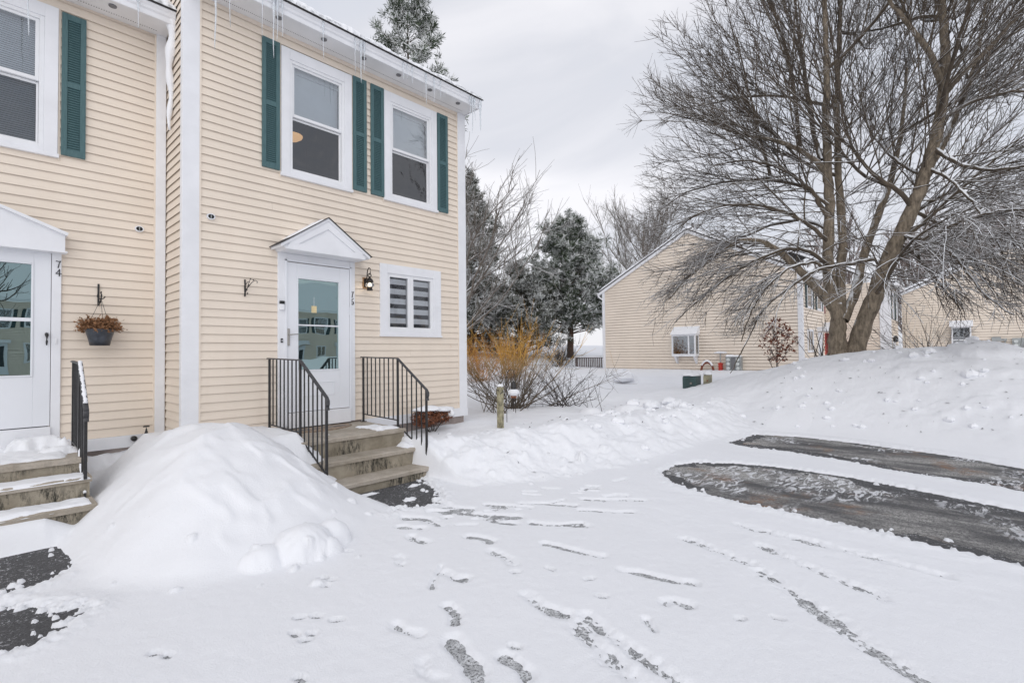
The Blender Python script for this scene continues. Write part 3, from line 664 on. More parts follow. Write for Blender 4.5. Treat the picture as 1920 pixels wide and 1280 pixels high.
# gutter, fascia, soffit and snow-covered roof of one unit
def eave(parent, x0, x1, yw, z, deep=0.38, slope=0.47, back=5.0, seed=1):
    yo = yw-deep
    s = box('soffit', 'soffit_white', parent, x0, x1, yo, yw+0.02, z, z+0.012)
    m = MB()
    x = x0+0.25
    while x < x1-0.12:
        m.add([(x+0.0065*math.cos(a), yw-0.115+0.0065*math.sin(a), z-0.0015) for a in np.arange(0, 6.2, 1.05)], [(5, 4, 3, 2, 1, 0)]); x += 0.023
    kind(m.build('perforations', 'hole_dark', s), 'stuff')
    for i in range(int((x1-x0)/0.61)+1):
        xx = x0+1.0-0.003+i*0.612
        if xx > x1-0.1: break
        o = MB(); o.lathe([(0.038, -0.012), (0.04, 0.0)], (xx, yo+0.10, z), 14); v = o.build('soffit_vent', 'vent_grey', s)
    fpro = [(yo, z-0.004), (yo-0.012, z+0.0), (yo-0.014, z+0.055), (yo-0.032, z+0.072), (yo-0.036, z+0.10), (yo-0.055, z+0.122), (yo-0.058, z+0.142), (yo, z+0.142)]
    MB().prism(fpro, 'x', x0-0.0, x1+0.012).build('fascia', 'white_trim', parent)
    r = MB(); b = 0.03
    ya, za = yo-0.075, z+0.1425; yb = ya+back; zb = za+slope*back
    r.prism([(ya, za), (yb, zb), (yb, zb+b), (ya, za+b*0.6)], 'x', x0-0.005, x1+0.07)
    rf = r.build('roof', 'shingle', parent)
    # snow pack with a broken, iced edge
    nx = int((x1-x0)/0.022); vv = np.concatenate([np.linspace(0, 0.32, 22), np.linspace(0.36, 1.0, 10), np.linspace(1.2, back/1.0-0.05, 8)])
    X, T = np.meshgrid(np.linspace(x0, x1+0.06, nx), vv, indexing='ij')
    cut = 0.11+0.06*fbm(X, X*0, 5, 3, seed)+0.03*fbm(X, X*0, 22, 2, seed+3)
    e = sstep(0.0, 0.11, T-cut)*(0.10+0.03*fbm(X, T, 4, 3, seed+2))
    ex = sstep(0.0, 0.05, np.minimum(X-x0+0.05, x1+0.06-X))
    H = e*ex-0.004
    Y = ya+T; Z = za+b*0.7+slope*T+H
    Y = Y-0.02*sstep(0.03, 0.07, H)*(1-sstep(0.2, 0.5, T))
    link('roof_snow', grid_mesh('roof_snow', X, Y, Z), 'snow_clean', rf)
    X, T = np.meshgrid(np.linspace(x0, x1+0.06, int((x1-x0)/0.012)), np.linspace(-0.012, 0.26, 24), indexing='ij')      # frozen crust along the edge, broken up
    q = fbm(X+T*0.9, T*1.4, 7.5, 3, seed+7)+0.55*fbm(X, T, 26, 2, seed+8)
    H = 0.052*sstep(-0.12, 0.30, q)*sstep(-0.012, 0.02, T)*(1-sstep(0.20, 0.26, T))*ex[:, :1].mean()-0.006
    link('edge_ice', grid_mesh('edge_ice', X, ya+T, za+b*0.7+slope*T+H), 'edge_ice', rf)
    return rf

# ---- number 76
H76 = thing('townhouse', (2.2, 0, LOT), 'cream clapboard townhouse with two green-shuttered upper windows and lantern beside its white door, number 76', 'house')
W1 = (1.113, 2.150, 3.202, 4.945); W2 = (2.708, 3.765, 3.222, 4.955); CW = (2.622, 3.832, 1.078, 2.192)
DO = (1.066, 2.186, -0.20, 2.14)
op76 = [W1, W2, CW, DO]
holes = [(W1[0]+0.115, W1[1]-0.115, W1[2]+0.062, W1[3]-0.145), (W2[0]+0.115, W2[1]-0.115, W2[2]+0.062, W2[3]-0.145), (2.757, 3.667, 1.15, 2.05), (1.184, 2.099, 0.0, 2.03)]
w76 = wall_sheet('wall', H76, 0.0, 4.40, -0.20, 5.14, 0.0, holes)
sh_in = lambda o: (o[0]+0.02, o[1]-0.02, o[2]+0.02, o[3]-0.02)
clad(w76, 0.156, 4.246, -0.2, 5.12, 0.0, [sh_in(o) for o in op76])
for a, b in ((0.150, 0.172), (4.232, 4.2465)): box('corner_channel', 'siding_cream', w76, a, b, -0.024, -0.0002, -0.2, 5.125)
# return wall towards 74 and the gable end on the far side
MB().quad((0.002, 0.0, -0.2), (0.002, 9.0, -0.2), (0.002, 9.0, 5.6), (0.002, 0.0, 5.14)).build('side_wall', 'siding_edge', H76)
sw = [o for o in H76.children if o.name.startswith('side_wall')][0]
clad(sw, 0.06, 0.72, -0.2, 4.83, 0.0, [], axis='y', seams=0)
clad(sw, 0.06, 1.1, 4.83, 5.35, 0.0, [], axis='y', seams=0)
gw = MB(); gw.add([(4.40, 0, -0.2), (4.40, 9.0, -0.2), (4.40, 9.0, 5.2), (4.40, 4.5, 7.2), (4.40, 0, 5.15)], [(0, 1, 2, 3, 4)]); gw.build('gable_wall', 'siding_far', H76)
bw = MB(); bw.quad((-6.5, 9.0, -1), (4.4, 9.0, -1), (4.4, 9.0, 5.2), (-6.5, 9.0, 5.2)); bw.build('rear_wall', 'siding_far', H76)
box('corner_post', 'white_trim', H76, -0.026, 0.152, -0.026, 0.0, -0.22, 5.13, 0.003)
box('corner_post', 'white_trim', H76, -0.026, 0.0, 0.0002, 0.062, -0.22, 5.3, 0.002)
box('corner_post', 'white_trim', H76, 4.247, 4.428, -0.026, 0.0, -0.22, 5.128, 0.003)
box('corner_post', 'white_trim', H76, 4.4003, 4.428, 0.0002, 0.15, -0.22, 5.128, 0.002)
box('base_board', 'white_trim', H76, 2.3, 4.43, -0.04, 0.0, -0.345, -0.2003, 0.003)
box('base_board', 'white_trim', H76, -0.04, 0.85, -0.04, 0.0, -0.345, -0.2003, 0.003)
box('foundation', 'foundation', H76, 0.0, 4.36, 0.0, 0.1, -1.2, -0.2)
box('foundation', 'foundation', H76, 4.30, 4.36, 0.1, 8.9, -1.2, -0.2)
eave(H76, -0.02, 4.42, 0.0, 5.130, seed=5)
# small return of the eave at the far corner
box('eave_return', 'white_trim', H76, 4.4325, 4.44, -0.39, 0.06, 5.126, 5.255, 0.002)
wa, _ = dh_window(H76, *W1[:2], *W1[2:], 0.0, lamp=True); wb, _ = dh_window(H76, *W2[:2], *W2[2:], 0.0)
for a, b in ((0.865, 1.092), (2.168, 2.394), (2.470, 2.699), (3.775, 4.003)): shutter(H76, a, b, 3.235, 4.955, 0.0)
for o in (W1, W2):
    for xx in (o[0]-0.0165, o[1]+0.003): box('trim_channel', 'siding_cream', w76, xx, xx+0.013, -0.022, -0.0003, o[2]-0.05, o[3]+0.005)
# casement pair beside the door
cw = box('casement_window', 'white_trim', H76, CW[0], CW[0]+0.135, -0.034, 0.02, CW[2], CW[3], 0.003)
box('casing', 'white_trim', cw, CW[1]-0.165, CW[1], -0.034, 0.02, CW[2], CW[3], 0.003)
box('head_casing', 'white_trim', cw, CW[0]+0.135, CW[1]-0.165, -0.033, 0.02, 2.05, CW[3], 0.003)
box('apron', 'white_trim', cw, CW[0]+0.135, CW[1]-0.165, -0.033, 0.02, CW[2], 1.15, 0.003)
box('sill', 'white_trim', cw, CW[0]-0.012, CW[1]+0.012, -0.05, 0.02, CW[2]-0.03, CW[2]-0.0003, 0.004)
for (a, b) in ((2.757, 3.208), (3.2095, 3.667)):
    m = MB(); k = 0.052
    for q in ((a, a+k, 1.15, 2.05), (b-k, b, 1.15, 2.05), (a+k, b-k, 2.05-k, 2.05), (a+k, b-k, 1.15, 1.15+k)): m.box(q[0], q[1], -0.018, 0.05, q[2], q[3])
    s = m.build('casement_sash', 'vinyl_frame', cw, bevel=0.004)
    MB().quad((a+k, 0.01, 1.15+k), (b-k, 0.01, 1.15+k), (b-k, 0.01, 2.05-k), (a+k, 0.01, 2.05-k)).build('pane', 'clear_glass', cw)
    zz = 1.15+k+0.04; i = 0
    bb = MB(); 
    for i in range(5): bb.box(a+0.02, b-0.02, 0.058, 0.061, 1.265+i*0.157, 1.265+i*0.157+0.088)
    bb.build('zebra_blind', 'blind_white', cw); box('blind_back', 'blind_dark', cw, a+0.002, b-0.002, 0.075, 0.08, 1.15, 2.05)
# door, trim and little pedimented hood
dt = box('door_trim', 'white_trim', H76, 1.066, 1.183, -0.04, 0.02, -0.2, 2.14, 0.004)
box('jamb', 'white_trim', dt, 2.100, 2.186, -0.04, 0.02, -0.2, 2.14, 0.004)
box('head', 'white_trim', dt, 1.1832, 2.0998, -0.039, 0.02, 2.036, 2.139, 0.004)
box('threshold', 'white_trim', dt, 1.1832, 2.0998, -0.07, 0.02, -0.205, -0.006, 0.004)
for a, b, z0, z1 in ((1.155, 1.183, -0.18, 2.06), (2.100, 2.125, -0.18, 2.06), (1.155, 2.125, 2.0362, 2.064)): box('stop_moulding', 'door_white', dt, a, b, -0.052, -0.0403, z0, z1, 0.003)
d = MB()
for a in ((1.187, 1.318, 0.004, 2.026), (1.945, 2.096, 0.004, 2.026), (1.318, 1.945, 1.832, 2.026), (1.318, 1.945, 0.004, 0.552)): d.box(a[0], a[1], -0.036, 0.004, a[2], a[3])
door = d.build('door', 'door_white', H76, bevel=0.003)
m = MB()
for a in ((1.318, 1.336, 0.552, 1.832), (1.927, 1.945, 0.552, 1.832), (1.336, 1.927, 1.815, 1.832), (1.336, 1.927, 0.552, 0.570)): m.box(a[0], a[1], -0.043, 0.0, a[2], a[3])
m.build('glass_bead', 'door_white', door, bevel=0.004)
box('glass_rail', 'door_white', door, 1.336, 1.927, -0.030, 0.0, 1.172, 1.192, 0.002)
for z0, z1 in ((0.572, 1.170), (1.194, 1.813)): MB().quad((1.336, -0.016, z0), (1.927, -0.016, z0), (1.927, -0.016, z1), (1.336, -0.016, z1)).build('pane', 'door_glass', door)
for a in ((1.40, 1.86, 0.385, 0.40), (1.40, 1.86, 0.205, 0.22), (1.40, 1.415, 0.22, 0.385), (1.845, 1.86, 0.22, 0.385)): box('panel_moulding', 'door_white', door, a[0], a[1], -0.043, -0.0362, a[2], a[3], 0.003)
box('inner_door', 'interior_dark', door, 1.19, 2.09, 0.12, 0.15, 0.0, 2.02)
box('latch_plate', 'nickel', door, 1.185, 1.217, -0.052, -0.0362, 0.90, 1.13, 0.006)
h = MB(); h.tube([(1.20, -0.055, 1.045), (1.20, -0.085, 1.045), (1.25, -0.09, 1.05), (1.315, -0.085, 1.055)], [0.009, 0.009, 0.007, 0.005], 8); h.build('lever', 'nickel', door, True)
box('hang_tag', 'tag_cream', door, 1.53, 1.605, -0.0195, -0.0165, 1.36, 1.455, 0.001)
box('tag_string', 'blind_white', door, 1.565, 1.568, -0.0185, -0.0168, 1.4555, 1.58)
hg = MB().tube([(2.093, -0.047, 1.35), (2.093, -0.047, 1.47)], 0.006, 8); hg.build('hinge', 'door_white', door)
digit(dt, '7', 2.114, 1.615, 0.052, 0.085, -0.0402); digit(dt, '6', 2.112, 1.508, 0.056, 0.090, -0.0402)
db = box('door_camera', 'black_plastic', dt, 1.082, 1.142, -0.068, -0.0402, 1.452, 1.493, 0.004); box('camera_body', 'blind_white', db, 1.082, 1.142, -0.066, -0.0402, 1.372, 1.4515, 0.006)
bell = box('doorbell', 'black_plastic', dt, 1.098, 1.128, -0.05, -0.0402, 0.94, 0.995, 0.003); box('bell_button', 'blind_white', bell, 1.107, 1.119, -0.054, -0.0502, 0.958, 0.975, 0.003)
# hood
hx, hz0, hz1, hd = 1.625, 2.135, 2.655, 0.30
m = MB(); m.prism([(1.02, 2.19), (1.06, 2.14), (2.19, 2.14), (2.23, 2.19), (hx, 2.60)], 'y', -hd, 0.0); hood = m.build('door_hood', 'white_trim', H76)
for s in (-1, 1):
    tip = (hx+s*0.645, 2.165); n_ = 0.03
    pts = [(hx, 2.602), (hx, 2.64), (tip[0], tip[1]+0.03), (tip[0]-s*0.01, tip[1]-0.005)]
    MB().prism(pts if s > 0 else pts[::-1], 'y', -hd-0.03, 0.0).build('hood_rake', 'white_trim', hood)
    pts = [(hx, 2.6405), (hx, 2.653), (tip[0]+s*0.02, tip[1]+0.032), (tip[0]+s*0.02, tip[1]+0.022)]
    MB().prism(pts if s > 0 else pts[::-1], 'y', -hd-0.045, 0.0).build('hood_roof', 'shingle', hood)
    # raised boards that frame the tympanum
    pts = [(hx, 2.60), (hx, 2.49), (hx+s*0.40, 2.235), (hx+s*0.56, 2.215)]
    MB().prism(pts if s < 0 else pts[::-1], 'y', -hd-0.018, -hd-0.0005).build('hood_board', 'white_trim', hood)
MB().prism([(1.05, 2.145), (2.20, 2.145), (2.14, 2.232), (1.11, 2.232)], 'y', -hd-0.017, -hd-0.0007).build('hood_board', 'white_trim', hood)
X, T = np.meshgrid(np.linspace(0.02, 0.56, 40), np.linspace(-hd-0.02, 0.0, 20), indexing='ij')
sn = 0.035*sstep(0, 0.10, X)*sstep(0, 0.06, T+hd+0.02)*(0.8+0.5*fbm(X, T, 9, 3, 4))*(1-0.75*sstep(0.36, 0.56, X))-0.006
link('hood_snow', grid_mesh('hood_snow', hx-X, T, 2.653-X*0.701+sn), 'snow_clean', hood)
link('hood_snow', grid_mesh('hood_snow', hx+X*0.9, T, 2.653-X*0.63+sn*0.6-0.003), 'snow_clean', hood)
round_vent(H76, 0.274, 2.458, -0.012)

# ---- number 74
Y7 = 0.72
H74 = thing('townhouse', (-3, Y7, LOT), 'cream clapboard townhouse set back beside the corner, white door numbered 74', 'house')
W7 = (-2.15, -1.045, 3.02, 4.69); D7 = (-2.15, -1.00, -0.2, 1.94)
wl = wall_sheet('wall', H74, -6.5, 0.0, -0.2, 4.83, Y7, [(W7[0]+0.115, W7[1]-0.115, W7[2]+0.062, W7[3]-0.145), (-2.0, -1.086, 0, 1.93)])
clad(wl, -6.5, -0.131, -0.165, 4.82, Y7, [sh_in(W7), sh_in(D7)])
box('corner_channel', 'siding_cream', wl, -0.150, -0.1305, Y7-0.024, Y7-0.0002, -0.165, 4.82)
box('corner_post', 'white_trim', H74, -0.130, -0.026, Y7-0.03, Y7, -0.18, 4.83, 0.003)
box('base_board', 'white_trim', H74, -0.93, 0.0, Y7-0.045, Y7, -0.305, -0.1653, 0.003)
box('base_board', 'white_trim', H74, -0.035, 0.0, 0.0, Y7-0.0452, -0.345, -0.2003, 0.002)
box('foundation', 'foundation', H74, -6.5, 0.0, Y7, Y7+0.1, -1.2, -0.17)
box('foundation', 'foundation', H74, 0.0, 0.05, 0.1002, Y7, -1.2, -0.2)
eave(H74, -6.5, -0.03, Y7, 4.825, seed=19)
dh_window(H74, *W7[:2], *W7[2:], Y7, blinds=True)
box('trim_channel', 'siding_cream', wl, W7[1]+0.003, W7[1]+0.017, Y7-0.022, Y7-0.0003, W7[2]-0.05, W7[3]+0.005)
shutter(H74, -1.018, -0.808, 3.045, 4.665, Y7)
dt = box('door_trim', 'white_trim', H74, -1.083, -1.003, Y7-0.04, Y7+0.02, -0.2, 1.938, 0.004)
box('threshold', 'white_trim', dt, -2.05, -1.0832, Y7-0.07, Y7+0.02, -0.2, 0.02, 0.004)
d = MB()
for a in ((-1.226, -1.088, 0.03, 1.93), (-2.02, -1.85, 0.03, 1.93), (-1.85, -1.226, 1.80, 1.93), (-1.85, -1.226, 0.03, 0.57)): d.box(a[0], a[1], Y7-0.036, Y7+0.004, a[2], a[3])
door = d.build('door', 'door_white', H74, bevel=0.003)
m = MB()
for a in ((-1.245, -1.226, 0.57, 1.80), (-1.85, -1.245, 1.783, 1.80), (-1.85, -1.245, 0.57, 0.588)): m.box(a[0], a[1], Y7-0.045, Y7, a[2], a[3])
m.build('glass_bead', 'door_white', door, bevel=0.004); box('glass_rail', 'door_white', door, -1.85, -1.245, Y7-0.034, Y7, 1.165, 1.203, 0.002)
for z0, z1 in ((0.59, 1.163), (1.205, 1.781)): MB().quad((-1.85, Y7-0.016, z0), (-1.245, Y7-0.016, z0), (-1.245, Y7-0.016, z1), (-1.85, Y7-0.016, z1)).build('pane', 'door_glass', door)
box('inner_door', 'interior_dark', door, -2.0, -1.09, Y7+0.12, Y7+0.15, 0, 1.95)
m = MB(); m.tube([(-1.12, Y7-0.04, 1.035), (-1.12, Y7-0.07, 1.02), (-1.12, Y7-0.075, 0.95), (-1.12, Y7-0.06, 0.91)], [0.016, 0.017, 0.010, 0.006], 8); m.build('door_handle', 'black_plastic', door, True)
m = MB(); m.prism([(-2.18, 1.942), (-0.985, 1.942), (-0.985, 2.125), (-1.58, 2.36), (-2.18, 2.125)], 'y', Y7-0.15, Y7); hood = m.build('door_hood', 'white_trim', H74)
for s in (-1, 1):
    pts = [(-1.58, 2.362), (-1.58, 2.392), (-1.58+s*0.62, 2.145), (-1.58+s*0.61, 2.112)]
    MB().prism(pts if s > 0 else pts[::-1], 'y', Y7-0.185, Y7).build('hood_rake', 'white_trim', hood)
box('hood_ledge', 'white_trim', hood, -2.18, -0.965, Y7-0.165, Y7, 1.925, 1.9418, 0.002)
digit(dt, '7', -1.050, 1.77, 0.042, 0.075, Y7-0.0402); digit(dt, '4', -1.052, 1.677, 0.050, 0.075, Y7-0.0402)
bell = box('doorbell', 'vinyl_frame', dt, -1.052, -1.035, Y7-0.05, Y7-0.0402, 0.925, 0.985, 0.003)
round_vent(H74, -0.297, 2.334, Y7-0.012)
vp = MB().tube([(-0.238, Y7-0.045, -0.21), (-0.238, Y7-0.13, -0.21), (-0.238, Y7-0.15, -0.19), (-0.238, Y7-0.15, -0.07)], 0.03, 12).build('vent_pipe', 'black_plastic', H74, True)
vc = MB(); vc.lathe([(0.034, 0), (0.034, 0.012), (0.02, 0.016)], (-0.238, Y7-0.15, -0.072), 12); vc.build('pipe_cap', 'black_plastic', vp)
m = MB(); m.tube([(-0.345, Y7-0.045, -0.205), (-0.345, Y7-0.10, -0.205), (-0.345, Y7-0.12, -0.212)], [0.03, 0.032, 0.02], 12); m.build('pipe_stub', 'black_plastic', H74, True)
# ice that ran down the inside corner from the end of the gutter
m = MB(); zz = np.linspace(4.92, 3.55, 26); m.tube([(-0.045-0.015*math.sin(z*9), 0.40+0.02*math.sin(z*5)+0.02*(4.9-z), z) for z in zz], 0.05*np.linspace(1.25, 0.35, 26)*(1+0.25*np.sin(zz*17)), 8)
tag(m.build('ice_run', 'snow_clean', None, True), 'long white run of ice down the inside corner below the gutter end', 'ice')

# ------------------------------------------------------------------ stoops
def slab(m, x0, x1, y0, y1, z0, z1, seed=0, amp=0.004, res=0.05):
    """slab with a worn, slightly uneven front edge"""
    n = max(3, int((x1-x0)/res)); xs_ = np.linspace(x0, x1, n); r_ = np.random.default_rng(seed)
    j = r_.normal(0, amp, n); k = r_.normal(0, amp*0.5, n)
    V = []
    for i, x in enumerate(xs_): V += [(x, y1, z1), (x, y0+j[i]+0.014, z1+k[i]), (x, y0+j[i], z1-0.012+k[i]), (x, y0+j[i]*0.6+0.002, z0), (x, y1, z0)]
    F = [(i*5+a, i*5+(a+1) % 5, (i+1)*5+(a+1) % 5, (i+1)*5+a) for i in range(n-1) for a in range(5)]+[(0, 4, 3, 2, 1), tuple((n-1)*5+a for a in range(5))]
    m.add(V, F); return m
def stoop(x0, x1, yw, nos, base, label, seed):
    s = thing('concrete_stoop', ((x0+x1)/2, yw-0.6, base), label, 'steps', 'front stoops')
    yb = yw
    for i, (y, z) in enumerate(nos):
        nxt = nos[i+1][1] if i+1 < len(nos) else base
        slab(MB(), x0, x1, y, yb-(0.0 if i == 0 else -0.04), z-0.05, z, seed+i).build('landing' if i == 0 else 'tread', 'concrete', s)
        box('riser', 'concrete_riser', s, x0+0.012, x1-0.014, y+0.028, yb-0.01, nxt-0.06, z-0.0502)
        yb = y
    return s
s76 = stoop(0.84, 2.31, -0.001, [(-1.13, -0.225), (-1.41, -0.445), (-1.69, -0.655)], LOT, 'bare worn concrete steps with oval mat below the door numbered 76', 3)
s74 = stoop(-2.35, -0.90, Y7-0.001, [(-0.40, -0.195), (-0.67, -0.34), (-0.97, -0.535)], -0.80, 'snow-covered concrete steps with one black rail, below the door numbered 74', 9)
snow_pad('snow_cover', s74, -2.3, -1.0, -0.30, Y7-0.05, -0.197, 0.045, 31, 0.10)
snow_pad('snow_cover', s74, -1.5, -0.91, 0.28, Y7-0.04, -0.17, 0.13, 33, 0.16)
snow_pad('snow_cover', s74, -2.3, -0.90, -0.68, -0.38, -0.342, 0.03, 35, 0.05)
snow_pad('snow_cover', s74, -2.3, -0.92, -0.97, -0.66, -0.537, 0.04, 37, 0.04)
snow_pad('snow_cover', s74, -1.25, -0.90, -0.05, 0.22, -0.197, 0.08, 38, 0.08)
snow_pad('snow_cover', s76, 1.85, 2.31, -1.10, -0.45, -0.228, 0.05, 41, 0.16)
snow_pad('snow_cover', s76, 1.42, 1.72, -1.38, -1.25, -0.447, 0.012, 42, 0.07)
snow_pad('snow_cover', s76, 1.45, 1.62, -1.66, -1.52, -0.657, 0.014, 43, 0.06)
snow_pad('snow_cover', s76, 1.28, 1.55, -0.95, -0.72, -0.227, 0.010, 44, 0.08)
snow_pad('snow_cover', s76, 2.12, 2.31, -1.40, -1.10, -0.447, 0.07, 45, 0.08)
# half-round mat with lettering
mat_o = thing('doormat', (1.5, -0.3, -0.225), 'tan half-round doormat with black lettering on the concrete landing', 'doormat')
m = MB(); V = [(1.48+0.54*math.cos(a), -0.16-0.36*math.sin(a)) for a in np.linspace(0, math.pi, 28)]
m.prism(V, 'z', -0.2245, -0.212); m.build('mat_body', 'mat_coir', mat_o)
m = MB(); 
for (ra, rb) in ((0.94, 0.97),):
    A = [(1.48+0.54*ra*math.cos(a), -0.17-0.35*ra*math.sin(a), -0.2105) for a in np.linspace(0.05, math.pi-0.05, 30)]; B = [(1.48+0.54*rb*math.cos(a), -0.165-0.355*rb*math.sin(a), -0.2105) for a in np.linspace(0.05, math.pi-0.05, 30)]
    for i in range(29): m.quad(A[i], A[i+1], B[i+1], B[i])
m.build('mat_border', 'black_plastic', mat_o)
cu = bpy.data.curves.new('mat_text', 'FONT'); cu.body = 'WELCOME'; cu.size = 0.17; cu.align_x = 'CENTER'; cu.space_character = 1.0; cu.offset = 0.003
to = bpy.data.objects.new('mat_text', cu); COL.objects.link(to); bpy.context.view_layer.update()
me = bpy.data.meshes.new_from_object(to.evaluated_get(bpy.context.evaluated_depsgraph_get())); bpy.data.objects.remove(to)
me.transform(Matrix.Translation((1.48, -0.36, -0.2095))); me.materials.clear(); link('mat_lettering', me, 'black_plastic', mat_o)

# ------------------------------------------------------------------ iron railings
def railing(x, yb, dy, label, snow=False, ztop=0.725, la=0.88, lb=0.63, nb=(7, 5), foot=-0.665):
    """yb: wall-side post; posts at yb, yb+dy*0.88 and yb+dy*1.5 (dy negative)"""
    y0, y1, y2 = yb, yb-la, yb-la-lb
    r = thing('iron_railing', (x, y1, -0.23), label, 'railing', 'black iron railings')
    zt = lambda y: ztop-0.018*(y0-y)/la if y >= y1 else ztop-0.018+(0.31-ztop+0.018)*(y1-y)/(y1-y2)
    zb = lambda y: -0.105-0.02*(y0-y)/la if y >= y1 else -0.19-(0.33)*(y1-y)/(y1-y2)
    p = 0.0125
    for y, b in ((y0, -0.224), (y1, -0.224), (y2, foot)): box('post', 'black_metal', r, x-p, x+p, y-p, y+p, b, zt(y)-0.004, 0.002)
    box('base_plate', 'black_metal', r, x-0.035, x+0.035, y0-0.035, y0+0.035, -0.2245, -0.217)
    q = 0.0065
    for i in range(nb[0]):
        y = y0-(i+1)*la/(nb[0]+1); box('baluster', 'black_metal', r, x-q, x+q, y-q, y+q, zb(y), zt(y)-0.003)
    for i in range(nb[1]):
        y = y1-(i+1)*(y1-y2)/(nb[1]+1); box('baluster', 'black_metal', r, x-q, x+q, y-q, y+q, zb(y)-0.02, zt(y)-0.003)
    m = MB(); m.prism([(y0, -0.118), (y0, -0.104), (y1, -0.124), (y1, -0.138)], 'x', x-0.007, x+0.007); m.prism([(y1, -0.20), (y1, -0.186), (y2-0.005, -0.516), (y2-0.005, -0.532)], 'x', x-0.0072, x+0.0072); m.build('bottom_rail', 'black_metal', r)
    m = MB(); hw = 0.021
    path = [(y0+0.05, zt(y0)+0.002), (y1, zt(y1)), (y2, zt(y2)), (y2-0.028, zt(y2)-0.035), (y2-0.030, zt(y2)-0.075), (y2-0.018, zt(y2)-0.105), (y2-0.026, zt(y2)-0.135)]
    for (a, b) in zip(path[:-1], path[1:]):
        t_ = np.array([b[0]-a[0], b[1]-a[1]]); t_ /= np.linalg.norm(t_); n_ = np.array([t_[1], -t_[0]])
        n_ = n_ if n_[1] > 0 or abs(n_[1]) < 0.3 and n_[0] < 0 else -n_
        A = np.array(a); B = np.array(b); 
        pr = []
        for P_ in (A-t_*0.002, B+t_*0.002):
            pr.append([(x-hw, *(P_-n_*0.002)), (x+hw, *(P_-n_*0.002)), (x+hw*0.95, *(P_+n_*0.008)), (x+hw*0.4, *(P_+n_*0.014)), (x-hw*0.4, *(P_+n_*0.014)), (x-hw*0.95, *(P_+n_*0.008))])
        m.add(pr[0]+pr[1], [tuple(range(5, -1, -1)), tuple(range(6, 12))]+[(i, (i+1) % 6, (i+1) % 6+6, i+6) for i in range(6)])
    m.build('handrail', 'rail_top', r)
    if snow:
        m = MB(); r_ = np.random.default_rng(4); L_ = []
        for t_ in np.linspace(0.05, 0.97, 34):
            y = y1+0.03-(y1-y2+0.03)*t_; L_.append((x+r_.normal(0, 0.002), y, zt(min(y, y1))+0.018+r_.normal(0, 0.003)))
        m.tube(L_, 0.016+r_.uniform(-0.005, 0.005, len(L_)), 7); m.build('rail_snow', 'snow_clean', r, True)
        m = MB(); L_ = [(x, y, zb(y)+0.012) for y in np.linspace(y1, y2+0.02, 20)]; m.tube(L_, 0.012+r_.uniform(-0.005, 0.005, 20), 6); m.build('rail_snow', 'snow_clean', r, True)
    return r
railing(2.283, -0.10, -1, 'black iron railing between the bare concrete steps and the small snow-capped bush')
railing(0.925, -0.12, -1, 'black iron railing of the bare steps, half buried by the shovelled snow mound')
railing(-0.95, 0.16, -1, 'black iron railing with snow on its handrail beside the steps of 74', snow=True, la=0.45, lb=0.38, nb=(4, 3), foot=-0.36)

# ------------------------------------------------------------------ wall lantern, brackets, basket
ln = thing('wall_lantern', (2.365, 0, 1.85), 'lit black onion-globe wall lantern between the white door and the small casement window', 'lantern')
box('mounting_block', 'orange_box', ln, 2.325, 2.405, -0.030, -0.004, 1.765, 1.935, 0.003)
box('back_plate', 'dark_bronze', ln, 2.338, 2.392, -0.048, -0.030, 1.79, 1.92, 0.006)
m = MB(); m.tube([(2.365, -0.045, 1.88), (2.365, -0.075, 1.93), (2.365, -0.085, 2.0), (2.365, -0.10, 2.05), (2.365, -0.135, 2.072), (2.365, -0.168, 2.05), (2.365, -0.172, 2.0), (2.365, -0.15, 1.965)], 0.0075, 8)
m.tube([(2.365+0.026*math.cos(a), -0.15, 1.955+0.026*math.sin(a)) for a in np.linspace(0, 6.283, 14)], 0.006, 6); m.tube([(2.365, -0.045, 1.80), (2.365, -0.15, 1.79)], 0.008, 8); m.build('scroll_arm', 'dark_bronze', ln, True)
m = MB(); m.lathe([(0.006, 0.10), (0.012, 0.085), (0.03, 0.065), (0.05, 0.045), (0.052, 0.03), (0.058, 0.025), (0.058, 0.015), (0.04, 0.012)], (2.365, -0.15, 1.84), 18); m.build('cap', 'dark_bronze', ln, True)
m = MB(); m.lathe([(0.038, 0.0), (0.038, -0.022), (0.046, -0.03), (0.044, -0.045)], (2.365, -0.15, 1.772), 18); m.build('bottom_cup', 'dark_bronze', ln, True)
m = MB(); m.lathe([(0.040, 0.075), (0.058, 0.055), (0.064, 0.035), (0.056, 0.012), (0.038, 0.0)], (2.365, -0.15, 1.775), 20); m.build('globe', 'lamp_glass', ln, True)
m = MB()
for k in range(4):
    a = k*math.pi/2+0.4; m.tube([(2.365+r*math.cos(a), -0.15+r*math.sin(a), 1.775+z) for r, z in ((0.042, 0.078), (0.062, 0.056), (0.068, 0.035), (0.060, 0.010), (0.04, -0.003))], 0.003, 5)
m.tube([(2.365+0.069*math.cos(a), -0.15+0.069*math.sin(a), 1.806) for a in np.linspace(0, 6.283, 22)], 0.003, 5); m.build('cage', 'dark_bronze', ln)
m = MB(); m.lathe([(0.010, 0.0), (0.02, 0.012), (0.026, 0.03), (0.02, 0.05), (0.006, 0.06)], (2.365, -0.15, 1.777), 12); m.build('bulb', 'lamp_glow', ln, True)
pl = bpy.data.lights.new('bulb_light', 'POINT'); pl.energy = 1.2; pl.color = (1, 0.8, 0.55); pl.shadow_soft_size = 0.02
lo = bpy.data.objects.new('bulb_light', pl); COL.objects.link(lo); lo.location = (2.365, -0.15, 1.85); put(lo, ln)

